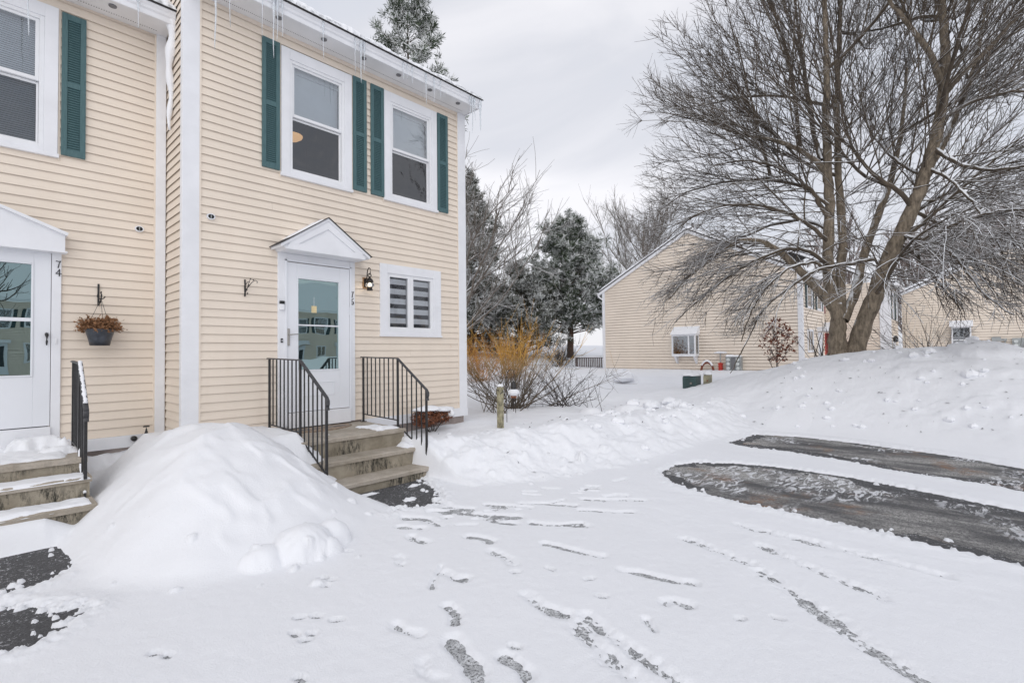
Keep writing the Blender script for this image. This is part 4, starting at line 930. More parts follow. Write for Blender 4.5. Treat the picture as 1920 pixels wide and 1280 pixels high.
br = thing('plant_bracket', (0.663, 0, 1.62), 'empty black scrollwork plant bracket on the siding beside the door of 76', 'bracket')
box('wall_bar', 'black_metal', br, 0.655, 0.671, -0.030, -0.010, 1.52, 1.735, 0.003)
m = MB(); m.tube([(0.663, -0.03, 1.60), (0.69, -0.06, 1.64), (0.71, -0.11, 1.69), (0.73, -0.17, 1.715), (0.745, -0.20, 1.70), (0.74, -0.205, 1.675)], 0.004, 6)
m.tube([(0.663, -0.03, 1.57), (0.675, -0.05, 1.60), (0.68, -0.07, 1.64), (0.69, -0.09, 1.70), (0.70, -0.10, 1.735), (0.715, -0.10, 1.73)], 0.0035, 6); m.tube([(0.663, -0.03, 1.66), (0.68, -0.06, 1.70), (0.70, -0.08, 1.71)], 0.0035, 6)
m.build('scroll', 'black_metal', br, True)
for (a, b, c) in ((0.675, -0.05, 1.60), (0.70, -0.10, 1.735), (0.72, -0.14, 1.72), (0.69, -0.07, 1.66), (0.68, -0.06, 1.555)):
    q = MB(); q.add([(a-0.011, b, c), (a, b-0.006, c+0.012), (a+0.011, b, c+0.004), (a, b+0.006, c-0.009)], [(0, 1, 2, 3)]); q.build('leaf', 'black_metal', br)

hk = thing('wall_hook', (-0.679, Y7, 1.5), 'black iron wall hook holding the hanging basket', 'hook')
box('hook_bar', 'black_metal', hk, -0.688, -0.670, Y7-0.03, Y7-0.012, 1.37, 1.625, 0.003)
m = MB(); m.tube([(-0.679, Y7-0.03, 1.40), (-0.679, Y7-0.09, 1.385), (-0.679, Y7-0.15, 1.40), (-0.679, Y7-0.20, 1.44), (-0.679, Y7-0.225, 1.485), (-0.679, Y7-0.205, 1.515), (-0.679, Y7-0.175, 1.50)], 0.007, 8)
m.tube([(-0.679+0.035*math.cos(a), Y7-0.2, 1.47+0.035*math.sin(a)) for a in np.linspace(2.4, 6.2, 10)], 0.006, 6); m.build('hook_arm', 'black_metal', hk, True)
bc = (-0.69, 0.50)
hb = thing('hanging_basket', (bc[0], bc[1], 0.9), 'dark blue plastic hanging basket of dried brown flowers beside the 74 door', 'hanging basket')
m = MB(); m.lathe([(0.085, 0.912), (0.09, 0.905), (0.105, 0.97), (0.132, 1.07), (0.140, 1.075), (0.140, 1.092), (0.128, 1.092), (0.12, 1.06)], (bc[0], bc[1], 0), 28); m.build('pot', 'pot_plastic', hb, True)
m = MB()
for k in range(3):
    a = 0.6+k*2.094; m.tube([(bc[0]+0.13*math.cos(a), bc[1]+0.13*math.sin(a), 1.085), (-0.679, Y7-0.2, 1.44)], 0.0022, 5)
m.build('hanger_wire', 'black_metal', hb)
r_ = np.random.default_rng(12); m = MB(); m2 = MB()
for i in range(620):
    a = r_.uniform(0, 6.283); rr = 0.115*math.sqrt(r_.random()); el = r_.uniform(0.15, 1.5); ln_ = r_.uniform(0.08, 0.165)*(0.75+0.35*math.sin(el))
    a2 = a+r_.normal(0, 0.5)
    p0 = np.array([bc[0]+rr*math.cos(a), bc[1]+rr*math.sin(a), 1.07]); dr = np.array([math.cos(a2)*math.cos(el), math.sin(a2)*math.cos(el), math.sin(el)])
    p1 = p0+dr*ln_*0.6+np.array([0, 0, 0.012]); p2 = p0+dr*ln_+r_.normal(0, 0.012, 3)-np.array([0, 0, 0.02*math.cos(el)])
    m.tube([p0, p1, p2], [0.0018, 0.0016, 0.001], 3, cap=False)
    for q in range(3):
        c = p1+(p2-p1)*r_.random()+r_.normal(0, 0.006, 3); u = r_.normal(0, 0.0075, 3); w_ = r_.normal(0, 0.0075, 3); m2.add([tuple(c-u), tuple(c+w_), tuple(c+u), tuple(c-w_)], [(0, 1, 2, 3)])
m.build('dried_stems', 'dried_stalk', hb); kind(m2.build('dried_flowers', 'dried_stalk', hb), 'stuff')
m = MB()
for i in range(16):
    a = r_.uniform(3.3, 6.2); rr = r_.uniform(0.03, 0.11); c = np.array([bc[0]+rr*math.cos(a), bc[1]+rr*math.sin(a), 1.10+r_.uniform(-0.01, 0.03)]); s_ = r_.uniform(0.010, 0.022)
    m.lathe([(s_*0.4, -s_*0.5), (s_, 0), (s_*0.7, s_*0.5), (s_*0.1, s_*0.75)], tuple(c), 8)
m.build('basket_snow', 'snow_clean', hb, True)

# ------------------------------------------------------------------ icicles along the gutters
def icicle(x, y, ztop, ztip, w, label, grp, seed):
    r_ = np.random.default_rng(seed); n = max(8, int((ztop-ztip)/0.03)); z = np.linspace(ztop, ztip, n); u = np.linspace(0, 1, n)
    rad = w*(1-u)**0.75*(1+0.18*np.sin(z*70+seed)+r_.normal(0, 0.06, n))*(0.55+0.45*np.cos(u*3)**2)+0.0015
    m = MB(); m.tube([(x+0.006*math.sin(a*9+seed)*b, y+0.004*math.cos(a*7)*b, a) for a, b in zip(z, u)], rad, 8)
    return tag(m.build('icicle', 'ice', None, True), label, 'icicle', grp)
GI = 'icicles on the gutter of 76'
for i, (x, zt_, w) in enumerate([(0.196, 4.295, 0.024), (0.348, 4.636, 0.012), (0.714, 4.691, 0.008), (0.849, 4.483, 0.018), (0.894, 4.72, 0.015), (0.955, 4.80, 0.012), (1.499, 4.749, 0.013), (1.974, 4.739, 0.009), (2.066, 4.645, 0.020),
                                  (2.118, 4.797, 0.014), (2.788, 4.971, 0.010), (2.86, 5.02, 0.009), (2.957, 4.987, 0.011), (3.225, 4.755, 0.013), (3.388, 4.832, 0.012), (3.52, 4.98, 0.008), (4.18, 4.93, 0.014), (4.235, 4.62, 0.020), (4.29, 4.86, 0.016), (4.431, 4.72, 0.030)]):
    lab = 'thick twin-tipped icicle at the far corner of the roof edge over 76' if i == 19 else ('longest thick icicle beside the corner post of 76' if i == 0 else 'clear icicle hanging from the gutter above the shuttered windows of 76')
    icicle(x, -0.437 if i != 19 else -0.43, 5.262, zt_, w, lab, GI, i+3)
icicle(-1.315, Y7-0.437, 4.957, 4.067, 0.020, 'long icicle in front of the upper window of 74', 'icicles on the gutter of 74', 90)
icicle(-0.398, Y7-0.437, 4.957, 4.588, 0.013, 'short icicle on the gutter of 74 near the inside corner', 'icicles on the gutter of 74', 91)

# ------------------------------------------------------------------ things in the yard next to the house
def leaf_cloud(m, c, rx, ry, rz, n, s, seed, shell=0.5):
    r_ = np.random.default_rng(seed)
    for i in range(n):
        d_ = r_.normal(0, 1, 3); d_ /= np.linalg.norm(d_); q = shell+(1-shell)*r_.random()
        p = np.array(c)+d_*np.array([rx, ry, rz])*q; u = r_.normal(0, s, 3); w_ = np.cross(u, r_.normal(0, 1, 3)); w_ *= s*0.6/(np.linalg.norm(w_)+1e-6)
        m.add([tuple(p-u), tuple(p+w_), tuple(p+u), tuple(p-w_)], [(0, 1, 2, 3)])
bs = thing('garden_bush', (3.40, -0.32, -0.5), 'low brown-leaved bush capped with snow at the foot of the house wall', 'bush')
m = MB(); leaf_cloud(m, (3.28, -0.32, -0.25), 0.30, 0.16, 0.15, 900, 0.020, 5, 0.55); leaf_cloud(m, (3.62, -0.30, -0.26), 0.2, 0.13, 0.11, 420, 0.020, 6, 0.55); kind(m.build('leaves', 'dried_leaf', bs), 'stuff')
m = MB()
for i in range(26):
    a = random.uniform(0, 6.28); m.tube([(3.4, -0.32, -0.55), (3.38+0.22*math.cos(a), -0.32+0.1*math.sin(a), -0.32), (3.38+0.34*math.cos(a), -0.32+0.16*math.sin(a), random.uniform(-0.25, -0.1))], [0.006, 0.004, 0.002], 4)
m.build('stems', 'twig_dark', bs)
def blob(m, c, rx, ry, rz, seed, k=22, flat=0.4):
    V = []; F = []; nv = 14 if k > 8 else 6
    for i in range(nv+1):
        ph = math.pi*i/nv
        for j in range(k):
            th = 2*math.pi*j/k; d_ = np.array([math.sin(ph)*math.cos(th), math.sin(ph)*math.sin(th), math.cos(ph)])
            w_ = 1+0.16*math.sin(5*th+seed)*math.sin(ph)+0.12*math.sin(3*th*1.0+2*ph+seed*2)+0.07*math.sin(9*th+4*ph)*math.sin(ph)
            V.append((c[0]+rx*d_[0]*w_, c[1]+ry*d_[1]*w_, c[2]+rz*(d_[2] if d_[2] > 0 else d_[2]*flat)*w_))
    for i in range(nv):
        for j in range(k): F.append((i*k+j, (i+1)*k+j, (i+1)*k+(j+1) % k, i*k+(j+1) % k))
    m.add(V, F)
m = MB(); blob(m, (3.30, -0.31, -0.125), 0.25, 0.14, 0.06, 1); blob(m, (3.62, -0.29, -0.165), 0.19, 0.12, 0.06, 3); blob(m, (3.76, -0.3, -0.25), 0.10, 0.10, 0.10, 2); m.build('snow_cap', 'snow_clean', bs, True)

px_, py_ = 4.33, -0.95; pz = gz(px_, py_)
pt = thing('wooden_post', (px_, py_, pz), 'short weathered wooden post with a metal bracket standing in the snow bank', 'post')
box('post_shaft', 'old_wood', pt, px_-0.042, px_+0.042, py_-0.042, py_+0.042, pz-0.2, 0.21, 0.005)
m = MB(); m.tube([(px_-0.042, py_, 0.15), (px_-0.10, py_-0.02, 0.155)], 0.008, 6); m.tube([(px_-0.042, py_-0.044, 0.09), (px_+0.03, py_-0.05, 0.14), (px_-0.02, py_-0.05, 0.165)], 0.006, 6); m.build('metal_bracket', 'black_metal', pt)
m = MB(); blob(m, (px_, py_, 0.215), 0.05, 0.05, 0.035, 4); m.build('post_snow', 'snow_clean', pt, True)
sx, sy = 4.98, -0.66; sz = gz(sx, sy)
sh = thing('shepherd_hook', (sx, sy, sz), 'thin black crook pole holding the hanging feeder among the shrub stems', 'hook')
m = MB(); m.tube([(sx-0.10, sy+0.08, sz-0.2), (sx-0.10, sy+0.08, 0.33), (sx-0.085, sy+0.065, 0.43), (sx-0.045, sy+0.035, 0.475), (sx, sy, 0.45), (sx+0.015, sy-0.012, 0.38), (sx, sy, 0.33)], 0.006, 7); m.build('crook', 'black_metal', sh, True)
fd = thing('bird_feeder', (sx, sy, 0.02), 'black-topped hanging feeder with a snowy dish and dangling chime tubes', 'bird feeder')
m = MB(); m.lathe([(0.006, 0.265), (0.02, 0.25), (0.035, 0.225), (0.045, 0.19), (0.05, 0.12), (0.05, 0.11)], (sx, sy, 0), 16); m.build('feeder_top', 'black_metal', fd, True)
m = MB(); m.tube([(sx+0.022*math.cos(a), sy, 0.295+0.035*math.sin(a)) for a in np.linspace(0, 6.28, 12)], 0.004, 6); m.build('feeder_loop', 'black_metal', fd)
m = MB(); m.lathe([(0.05, 0.115), (0.10, 0.09), (0.105, 0.05), (0.08, 0.02), (0.06, 0.0)], (sx, sy, 0), 18); m.build('feeder_dish', 'snow_clean', fd, True)
m = MB(); m.lathe([(0.055, 0.0), (0.055, -0.03), (0.045, -0.045)], (sx, sy, 0), 14); m.build('feeder_base', 'dried_leaf', fd)
for k in range(5):
    a = k*1.257; MB().tube([(sx+0.035*math.cos(a), sy+0.035*math.sin(a), -0.03), (sx+0.037*math.cos(a), sy+0.037*math.sin(a), -0.19-0.03*k)], 0.006, 6).build('chime_tube', 'twig_dark', fd)

# shrubs: many thin stems from one crown of roots
def shrub(name, c, n, h, spread, seed, mat, label, group, twigs=7, r0=0.008, lean=0.0, droop=0.0, hmin=0.55, kx=1.0, twr=0.0028):
    r_ = np.random.default_rng(seed); z0 = gz(*c)-0.05; m = MB(); m2 = MB()
    for i in range(n):
        a = r_.uniform(0, 6.283); el = 1.45-spread*(r_.random()**0.7); ln_ = h*r_.uniform(hmin, 1.0)
        b = np.array([c[0]+r_.normal(0, 0.16)*kx, c[1]+r_.normal(0, 0.16), z0]); d_ = np.array([math.cos(a)*math.cos(el)*kx, math.sin(a)*math.cos(el), math.sin(el)])
        P = [b]; dd = d_.copy(); ns = 8
        for k in range(ns):
            dd = dd+r_.normal(0, 0.05, 3)+np.array([0, 0, 0.03-droop*k/ns]); dd /= np.linalg.norm(dd); P.append(P[-1]+dd*ln_/ns)
        m.tube(P, np.linspace(r0*r_.uniform(0.6, 1.2), 0.002, ns+1), 4, cap=False)
        for q in range(twigs):
            k = r_.integers(2, ns); b2 = P[k]; e = dd*0.7+r_.normal(0, 0.42, 3); e /= np.linalg.norm(e); l2 = ln_*r_.uniform(0.15, 0.36)
            m2.tube([b2, b2+e*l2*0.5+r_.normal(0, 0.012, 3), b2+e*l2+np.array([0, 0, 0.10*l2])], [twr*1.3, twr, twr*0.6], 3, cap=False)
    t_ = thing(name, (c[0], c[1], z0), label, 'shrub', group); m.build('stems', mat, t_); m2.build('twigs', mat, t_); return t_
shrub('twiggy_shrub', (6.7, 0.9), 58, 2.35, 1.15, 3, 'willow_twig', 'bare shrub with grey lower stems and golden tips behind the wooden post', None, 10, 0.011)
shrub('twiggy_shrub', (5.75, 0.55), 20, 2.2, 0.9, 8, 'willow_twig', 'bare golden-stemmed shrub close to the white house corner', None, 10, 0.012, hmin=0.45)
shrub('twiggy_shrub', (7.4, 0.0), 30, 1.45, 1.30, 4, 'twig_dark', 'low sprawling shrub of dark arching twigs spreading out of the bank', None, 9, 0.009, droop=0.10)
shrub('twig_tuft', (7.05, -1.05), 5, 0.85, 0.9, 6, 'twig_dark', 'small tuft of dark twigs poking out of the snow beyond the shrubs', None, 3, 0.006)
for i, (x, y) in enumerate(((10.5, 9.6), (12.2, 9.9), (13.8, 9.3), (15.4, 9.0), (9.2, 10.4))):
    shrub('orange_shrub', (x, y), 48, 2.35+0.25*(i % 2), 0.75, 20+i, 'orange_twig', 'dense orange-twigged shrub in the hedge behind the golden stems', 'hedge of orange-twigged shrubs', 11, 0.011, kx=1.5, twr=0.0045)
for i, (x, y) in enumerate(((21.5, 13.5), (23.0, 12.0), (24.5, 13.0))):
    shrub('bare_shrub', (x, y), 30, 2.1, 1.0, 40+i, 'twig_dark', 'bare dark shrub behind the deck rail', 'bare shrubs behind the deck', 9, 0.012, twr=0.006)

# ------------------------------------------------------------------ bare trees
def unit(v): return v/(np.linalg.norm(v)+1e-9)
def resample(P, n):
    P = np.asarray(P, float); d = np.r_[0, np.cumsum(np.linalg.norm(np.diff(P, axis=0), axis=1))]; t_ = np.linspace(0, d[-1], n)
    k = np.stack([np.interp(t_, d, P[:, i]) for i in range(3)], 1)
    for _ in range(2): k[1:-1] = 0.25*k[:-2]+0.5*k[1:-1]+0.25*k[2:]
    return k, d[-1]
def sprout(p, d, ln, r_, ns, wig, lift):
    P = [p]; d = unit(d)
    for k in range(ns):
        d = unit(d+r_.normal(0, wig, 3)+np.array([0, 0, lift])); P.append(P[-1]+d*ln/ns)
    return np.array(P)
class Twigs:
    """collects tubes fast"""
    def __init__(s): s.V = []; s.F = []; s.n = 0
    def tube(s, P, r0, r1, k=4):
        n = len(P); T = np.gradient(P, axis=0); T /= np.linalg.norm(T, axis=1)[:, None]+1e-9
        ref = np.array([0.0, 0, 1]) if abs(T[0, 2]) < 0.9 else np.array([1.0, 0, 0])
        A = np.cross(T, ref); A /= np.linalg.norm(A, axis=1)[:, None]+1e-9; B = np.cross(T, A)
        an = np.arange(k)*2*np.pi/k+0.4; rad = np.linspace(r0, r1, n) if np.isscalar(r0) else r0
        V = P[:, None]+rad[:, None, None]*(np.cos(an)[None, :, None]*A[:, None]+np.sin(an)[None, :, None]*B[:, None])
        i = np.arange((n-1)*k); a = i//k; j = i % k
        s.F.append(np.stack([a*k+j, a*k+(j+1) % k, (a+1)*k+(j+1) % k, (a+1)*k+j], 1)+s.n); s.V.append(V.reshape(-1, 3)); s.n += n*k
    def build(s, name, mat, parent):
        V = np.concatenate(s.V); F = np.concatenate(s.F); me = bpy.data.meshes.new(name)
        me.vertices.add(len(V)); me.vertices.foreach_set('co', V.ravel()); me.loops.add(F.size); me.loops.foreach_set('vertex_index', F.ravel().astype(np.int32))
        me.polygons.add(len(F)); me.polygons.foreach_set('loop_start', np.arange(0, F.size, 4, dtype=np.int32)); me.polygons.foreach_set('use_smooth', np.ones(len(F), bool)); me.update(calc_edges=True)
        return link(name, me, mat, parent)
LIMBS = {
    'A0': [(12.6, -4.39, 0.55), (12.6, -4.38, 1.09), (12.6, -4.41, 1.61), (12.6, -4.34, 2.1)],
    'A1': [(12.6, -4.41, 1.61), (12.6, -4.25, 2.28), (12.55, -4.23, 3.06), (12.5, -4.31, 4.09), (12.4, -4.31, 4.98), (12.3, -4.3, 6.26), (12.2, -4.37, 7.5), (12.1, -4.37, 9.14), (12.0, -4.37, 10.9)],
    'A2': [(12.6, -4.48, 1.61), (12.8, -4.44, 2.54), (12.9, -4.5, 3.6), (13.0, -4.42, 5.11), (13.1, -4.4, 6.9), (13.2, -4.5, 8.82), (13.3, -4.6, 11.31)],
    'A3': [(12.6, -4.39, 1.64), (12.4, -4.05, 2.21), (12.2, -3.75, 2.66), (12.0, -3.4, 3.13), (11.8, -3.03, 3.5), (11.6, -2.52, 3.61), (11.5, -1.88, 3.24), (11.4, -1.2, 2.75), (11.3, -0.7, 2.21)],
    'A4': [(12.6, -4.5, 1.48), (12.9, -4.74, 2.12), (13.3, -4.81, 2.95), (13.6, -5.07, 3.89), (13.9, -5.36, 4.83), (14.2, -5.6, 6.21), (14.6, -5.72, 8.1)],
    'A5': [(12.5, -4.3, 3.83), (12.2, -4.03, 4.61), (11.9, -3.7, 5.01), (11.6, -3.31, 5.29), (11.4, -2.75, 5.52), (11.2, -2.04, 5.52)],
    'A6': [(12.4, -4.31, 4.79), (12.2, -4.21, 5.22), (12.0, -3.8, 5.66), (11.6, -3.32, 5.92), (11.3, -2.8, 6.08), (11.1, -2.1, 6.5), (10.9, -1.49, 6.91)],
    'A7': [(12.3, -4.19, 5.38), (12.5, -4.0, 6.16), (12.7, -3.81, 7.65), (12.9, -3.62, 9.36), (13.1, -3.42, 11.0)],
    'A8': [(12.0, -3.8, 5.66), (11.9, -3.76, 6.7), (11.8, -3.66, 7.88), (11.6, -3.38, 9.1), (11.4, -3.22, 10.14)],
    'A9': [(11.7, -3.21, 5.08), (11.5, -2.99, 6.28), (11.3, -2.82, 7.47), (11.1, -2.66, 8.52)],
    'B0': [(12.7, -4.68, 0.55), (12.7, -4.88, 1.33), (12.7, -5.11, 1.95), (12.7, -5.29, 2.56), (12.7, -5.55, 3.2), (12.7, -5.88, 3.94), (12.7, -6.16, 4.84), (12.7, -6.36, 5.67), (12.7, -6.46, 6.4)],
    'B1': [(12.7, -6.46, 6.4), (12.6, -6.51, 7.17), (12.5, -6.49, 7.95), (12.4, -6.44, 8.98)],
    'B2': [(12.7, -6.46, 6.34), (12.4, -6.31, 7.05), (12.0, -6.03, 7.57), (11.6, -5.63, 8.26), (11.4, -5.43, 8.95)],
    'B3': [(12.7, -6.44, 6.29), (12.5, -6.73, 6.57), (12.3, -7.14, 6.83), (12.1, -7.53, 7.16), (11.9, -7.95, 7.47)],
    'B4': [(12.7, -6.17, 4.77), (13.2, -6.42, 5.39), (13.6, -6.71, 6.29), (14.0, -7.0, 7.33), (14.4, -7.23, 8.93)],
    'B5': [(12.7, -6.21, 5.24), (12.4, -6.68, 4.62), (12.1, -7.16, 4.3), (11.8, -7.66, 4.2), (11.5, -8.15, 3.79)],
    'B6': [(12.7, -5.88, 3.88), (12.4, -5.7, 4.27), (12.0, -5.27, 4.64), (11.6, -4.84, 5.37), (11.3, -4.39, 5.77), (11.0, -3.94, 6.43)],
    'B7': [(12.7, -5.65, 3.37), (12.3, -6.05, 3.12), (12.0, -6.58, 3.32), (11.6, -7.05, 3.37), (11.3, -7.54, 3.31), (11.0, -8.02, 2.87)],
    'B8': [(12.7, -5.29, 2.56), (12.4, -5.76, 2.94), (12.1, -6.32, 3.05), (11.7, -6.64, 2.5), (11.3, -7.01, 1.7), (11.0, -7.34, 1.36)],
    'B9': [(12.5, -5.17, 2.86), (12.1, -4.71, 2.75), (11.8, -4.12, 2.66), (11.4, -3.53, 2.17), (11.1, -3.13, 1.74), (10.8, -2.85, 0.98), (10.6, -2.54, 0.22)],
    'B10': [(12.7, -6.11, 4.61), (13.2, -5.65, 5.11), (13.6, -5.11, 6.03), (14.0, -4.64, 7.43)],
    'B11': [(12.7, -5.76, 3.72), (13.4, -6.11, 4.16), (14.0, -6.66, 4.55), (14.5, -7.31, 4.89), (15.0, -8.12, 4.82)],
    'B12': [(12.7, -6.36, 5.73), (12.9, -6.88, 6.09), (13.0, -7.54, 6.12), (13.2, -8.23, 5.84)],
    'B13': [(12.7, -5.55, 3.2), (13.3, -5.89, 2.93), (13.8, -6.33, 2.18), (14.1, -6.6, 1.68)],
    'A10': [(12.5, -4.28, 3.37), (12.2, -4.01, 3.76), (11.9, -3.56, 4.12), (11.6, -2.92, 4.42), (11.3, -2.12, 4.49), (11.1, -1.36, 4.25), (10.9, -0.77, 3.68)],
    'A11': [(12.5, -4.28, 2.78), (12.1, -3.96, 3.17), (11.7, -3.48, 3.24), (11.4, -2.83, 2.97), (11.1, -2.15, 2.48), (10.9, -1.54, 1.97), (10.8, -1.07, 1.51)],
    'A12': [(12.4, -4.29, 4.27), (12.4, -3.82, 4.84), (12.3, -2.99, 5.21), (12.2, -1.95, 5.37), (12.1, -0.87, 5.3), (12.0, -0.01, 4.84)],
    'A13': [(12.5, -4.32, 2.52), (11.9, -4.11, 2.86), (11.3, -3.68, 2.72), (10.9, -3.26, 2.22), (10.6, -2.98, 1.6), (10.5, -2.83, 0.98)],
    'A14': [(12.5, -4.23, 3.71), (13.0, -3.67, 4.17), (13.5, -2.78, 4.29), (13.9, -1.64, 4.09), (14.2, -0.36, 3.48), (14.4, 0.64, 2.81)],
    'B14': [(12.7, -6.16, 4.78), (12.2, -6.6, 4.25), (11.8, -6.98, 3.42), (11.4, -7.24, 2.58), (11.1, -7.39, 1.84)],
    'B15': [(12.7, -5.88, 3.88), (13.2, -6.29, 3.59), (13.6, -6.9, 3.07), (13.9, -7.41, 2.33)],
}
RAD = {'A10': (0.055, 0.012), 'A11': (0.055, 0.010), 'A12': (0.05, 0.012), 'A13': (0.045, 0.010), 'A14': (0.05, 0.012), 'B14': (0.045, 0.010), 'B15': (0.045, 0.010),
       'A0': (0.225, 0.13), 'A1': (0.145, 0.025), 'A2': (0.115, 0.025), 'A3': (0.12, 0.02), 'A4': (0.12, 0.025), 'A5': (0.06, 0.015), 'A6': (0.075, 0.015), 'A7': (0.06, 0.02), 'A8': (0.05, 0.015), 'A9': (0.04, 0.012),
       'B0': (0.205, 0.10), 'B1': (0.11, 0.05), 'B2': (0.075, 0.02), 'B3': (0.075, 0.02), 'B4': (0.08, 0.02), 'B5': (0.06, 0.015), 'B6': (0.06, 0.015), 'B7': (0.055, 0.013), 'B8': (0.06, 0.013), 'B9': (0.05, 0.010), 'B10': (0.05, 0.015), 'B11': (0.06, 0.015), 'B12': (0.05, 0.015), 'B13': (0.05, 0.015)}
def big_tree():
    r_ = np.random.default_rng(21); ax = np.array([12.6, -4.7, 0])
    tr = thing('bare_tree', (12.6, -4.55, 0.3), 'large bare twin-trunked tree with snow-dusted branches rising behind the plowed ridge', 'tree')
    trunk = Twigs(); crown = Twigs()
    jobs = []
    for k, P in LIMBS.items():
        n = max(10, len(P)*5); Q, ln = resample(P, n); a, b = RAD[k]
        rad = np.linspace(a, b, n)*(1+0.05*np.sin(np.arange(n)*1.3+len(k)))
        if k in ('A0', 'B0'): rad[:3] *= np.array([1.5, 1.25, 1.08]); Q[0, 2] -= 0.5
        (trunk if a > 0.07 else crown).tube(Q+r_.normal(0, 0.008, Q.shape), rad, None, 10 if a > 0.07 else 6)
        if k != 'A0': jobs.append((Q, rad, ln, k))
    for i in range(16):       # extra limbs towards the front and back
        src = LIMBS[['A1', 'A2', 'B0', 'B1', 'A4', 'B4'][i % 6]]; p = np.array(src[r_.integers(2, len(src)-1)]); a = r_.uniform(0, 6.28)
        Q = sprout(p, np.array([math.cos(a), math.sin(a), r_.uniform(0.2, 0.9)]), r_.uniform(2.6, 4.2), r_, 10, 0.10, 0.02 if p[2] > 5 else -0.03)
        rad = np.linspace(0.05, 0.012, 11); crown.tube(Q, rad, None, 6); jobs.append((Q, rad, 3.2, 'x'))
    fine = Twigs(); lev2 = []
    cen = np.array([12.6, -4.75, 4.6])
    def room(p, d):                      # distance from p along d to the crown outline
        rr = np.array([5.3, 5.3, 8.3 if d[2] > 0 else 3.6]); o_ = (p-cen)/rr; e = d/rr
        A_ = e@e; B_ = o_@e; C_ = o_@o_-1; D_ = B_*B_-A_*C_
        return (-B_+math.sqrt(D_))/A_ if D_ > 0 else 0.4
    for Q, rad, ln, k in jobs:
        for i in range(int(ln*(3.6 if k == 'B0' else (3.2 if k in ('A1', 'A2', 'B1', 'A7', 'A8') else 4.4)))+3):
            u = r_.uniform(0.18 if k != 'B0' else 0.30, 1.0); j = min(int(u*(len(Q)-1)), len(Q)-2); p = Q[j]; t_ = unit(Q[j+1]-Q[j])
            rad_ = unit((p-cen)*np.array([1, 1, 0.55])+r_.normal(0, 0.9, 3))
            d = unit(t_*0.5+rad_*0.9+np.array([0, 0, 0.25]))
            l2 = np.clip(room(p, d)*r_.uniform(0.6, 1.05), 0.5, 3.6); low = p[2] < 4.2 and d[2] < 0.5
            S = sprout(p, d, l2, r_, 10, 0.055, r_.uniform(-0.085, -0.01) if low else r_.uniform(-0.03, 0.05))
            if S[:, 2].min() < (1.1 if S[-1, 1] < -2.6 else 0.5): continue
            r2 = min(rad[j]*0.6, 0.020)*r_.uniform(0.65, 1); crown.tube(S, r2, 0.005, 5); lev2.append((S, l2, low))
    for S, l2, low in lev2:
        for i in range(int(l2*4.6)+2):
            u = r_.uniform(0.15, 1.0); j = min(int(u*9.9), 9); p = S[j]; t_ = unit(S[j+1]-S[j])
            sd = unit(np.cross(t_, r_.normal(0, 1, 3)))
            d = t_*0.9+sd*0.62; l3 = r_.uniform(0.35, 1.0)*(1.15-0.5*u)
            Q = sprout(p, d, l3, r_, 5, 0.08, r_.uniform(-0.06, 0.03) if low else r_.uniform(-0.03, 0.07))
            if Q[-1, 2] < 0.95 and Q[-1, 1] < -2.4: continue
            fine.tube(Q, 0.0066, 0.0030, 4)
            for q in range(r_.integers(1, 4)):
                jj = r_.integers(1, 5); tt = unit(Q[jj+1]-Q[jj]); s2 = unit(np.cross(tt, r_.normal(0, 1, 3)))
                e = sprout(Q[jj], tt*0.9+s2*0.65, r_.uniform(0.14, 0.40), r_, 2, 0.10, 0.03); fine.tube(e, 0.0040, 0.0025, 3)
    fine.build('twigs', 'bark_thin', tr)
    trunk.build('trunk', 'bark_main', tr); crown.build('crown', 'bark_twig', tr)
    return tr
bigtree = big_tree()

def bare_tree(name, base, h, spread, seed, label, group=None, mat='bark_far', r0=0.2, n1=16, n2=9, n3=7, thick=1.0, fork=0.25, up=0.10, lean=(0, 0), cat='tree'):
    r_ = np.random.default_rng(seed); base = np.array(base, float); tr = thing(name, tuple(base), label, cat, group)
    T = Twigs(); Cn = Twigs()
    top = base+np.array([lean[0], lean[1], h*0.85]); P, _ = resample([base-np.array([0, 0, 0.4]), base+np.array([0.02*h*r_.normal(), 0.02*h*r_.normal(), h*fork]), base+(top-base)*0.6+r_.normal(0, 0.02*h, 3), top], 22)
    T.tube(P, np.linspace(r0, r0*0.15, 22), None, 8)
    for i in range(n1):
        u = fork+(0.95-fork)*(i+r_.random())/n1; j = int(u*21); a = i*2.4+r_.normal(0, 0.4)
        l1 = spread*r_.uniform(0.75, 1.1)*(1.0-0.55*max(0, (u-0.4)/0.6))*(0.75+0.5*min(1, (u)/0.4)*0.5)
        S = sprout(P[j], np.array([math.cos(a), math.sin(a), r_.uniform(0.45, 1.1)]), l1*1.25, r_, 10, 0.09, up)
        T.tube(S, np.linspace(r0*0.42*(1.1-0.6*u), 0.012*thick, 11), None, 5)
        for k in range(n2):
            v_ = r_.uniform(0.2, 1.0); jj = min(int(v_*9.9), 9); d = unit(S[jj+1]-S[jj])+r_.normal(0, 0.45, 3)+np.array([0, 0, 0.2])
            l2 = l1*r_.uniform(0.28, 0.55); Q = sprout(S[jj], d, l2, r_, 6, 0.10, up*0.8); Cn.tube(Q, 0.020*thick, 0.008*thick, 4)
            for q in range(n3):
                kk = r_.integers(1, 6); e = sprout(Q[kk], unit(Q[kk]-Q[kk-1])+r_.normal(0, 0.5, 3), l2*r_.uniform(0.25, 0.6), r_, 3, 0.10, up*0.6); Cn.tube(e, 0.010*thick, 0.006*thick, 3)
    T.build('trunk', mat, tr); Cn.build('crown', mat, tr); return tr
bare_tree('bare_tree', (17.1, 14.9, gz(17.1, 14.9)), 9.6, 6.6, 31, 'bare grey tree spreading out from behind the house over the pines', None, 'bark_pale', 0.24, 26, 13, 9, 1.15, 0.12, 0.05)
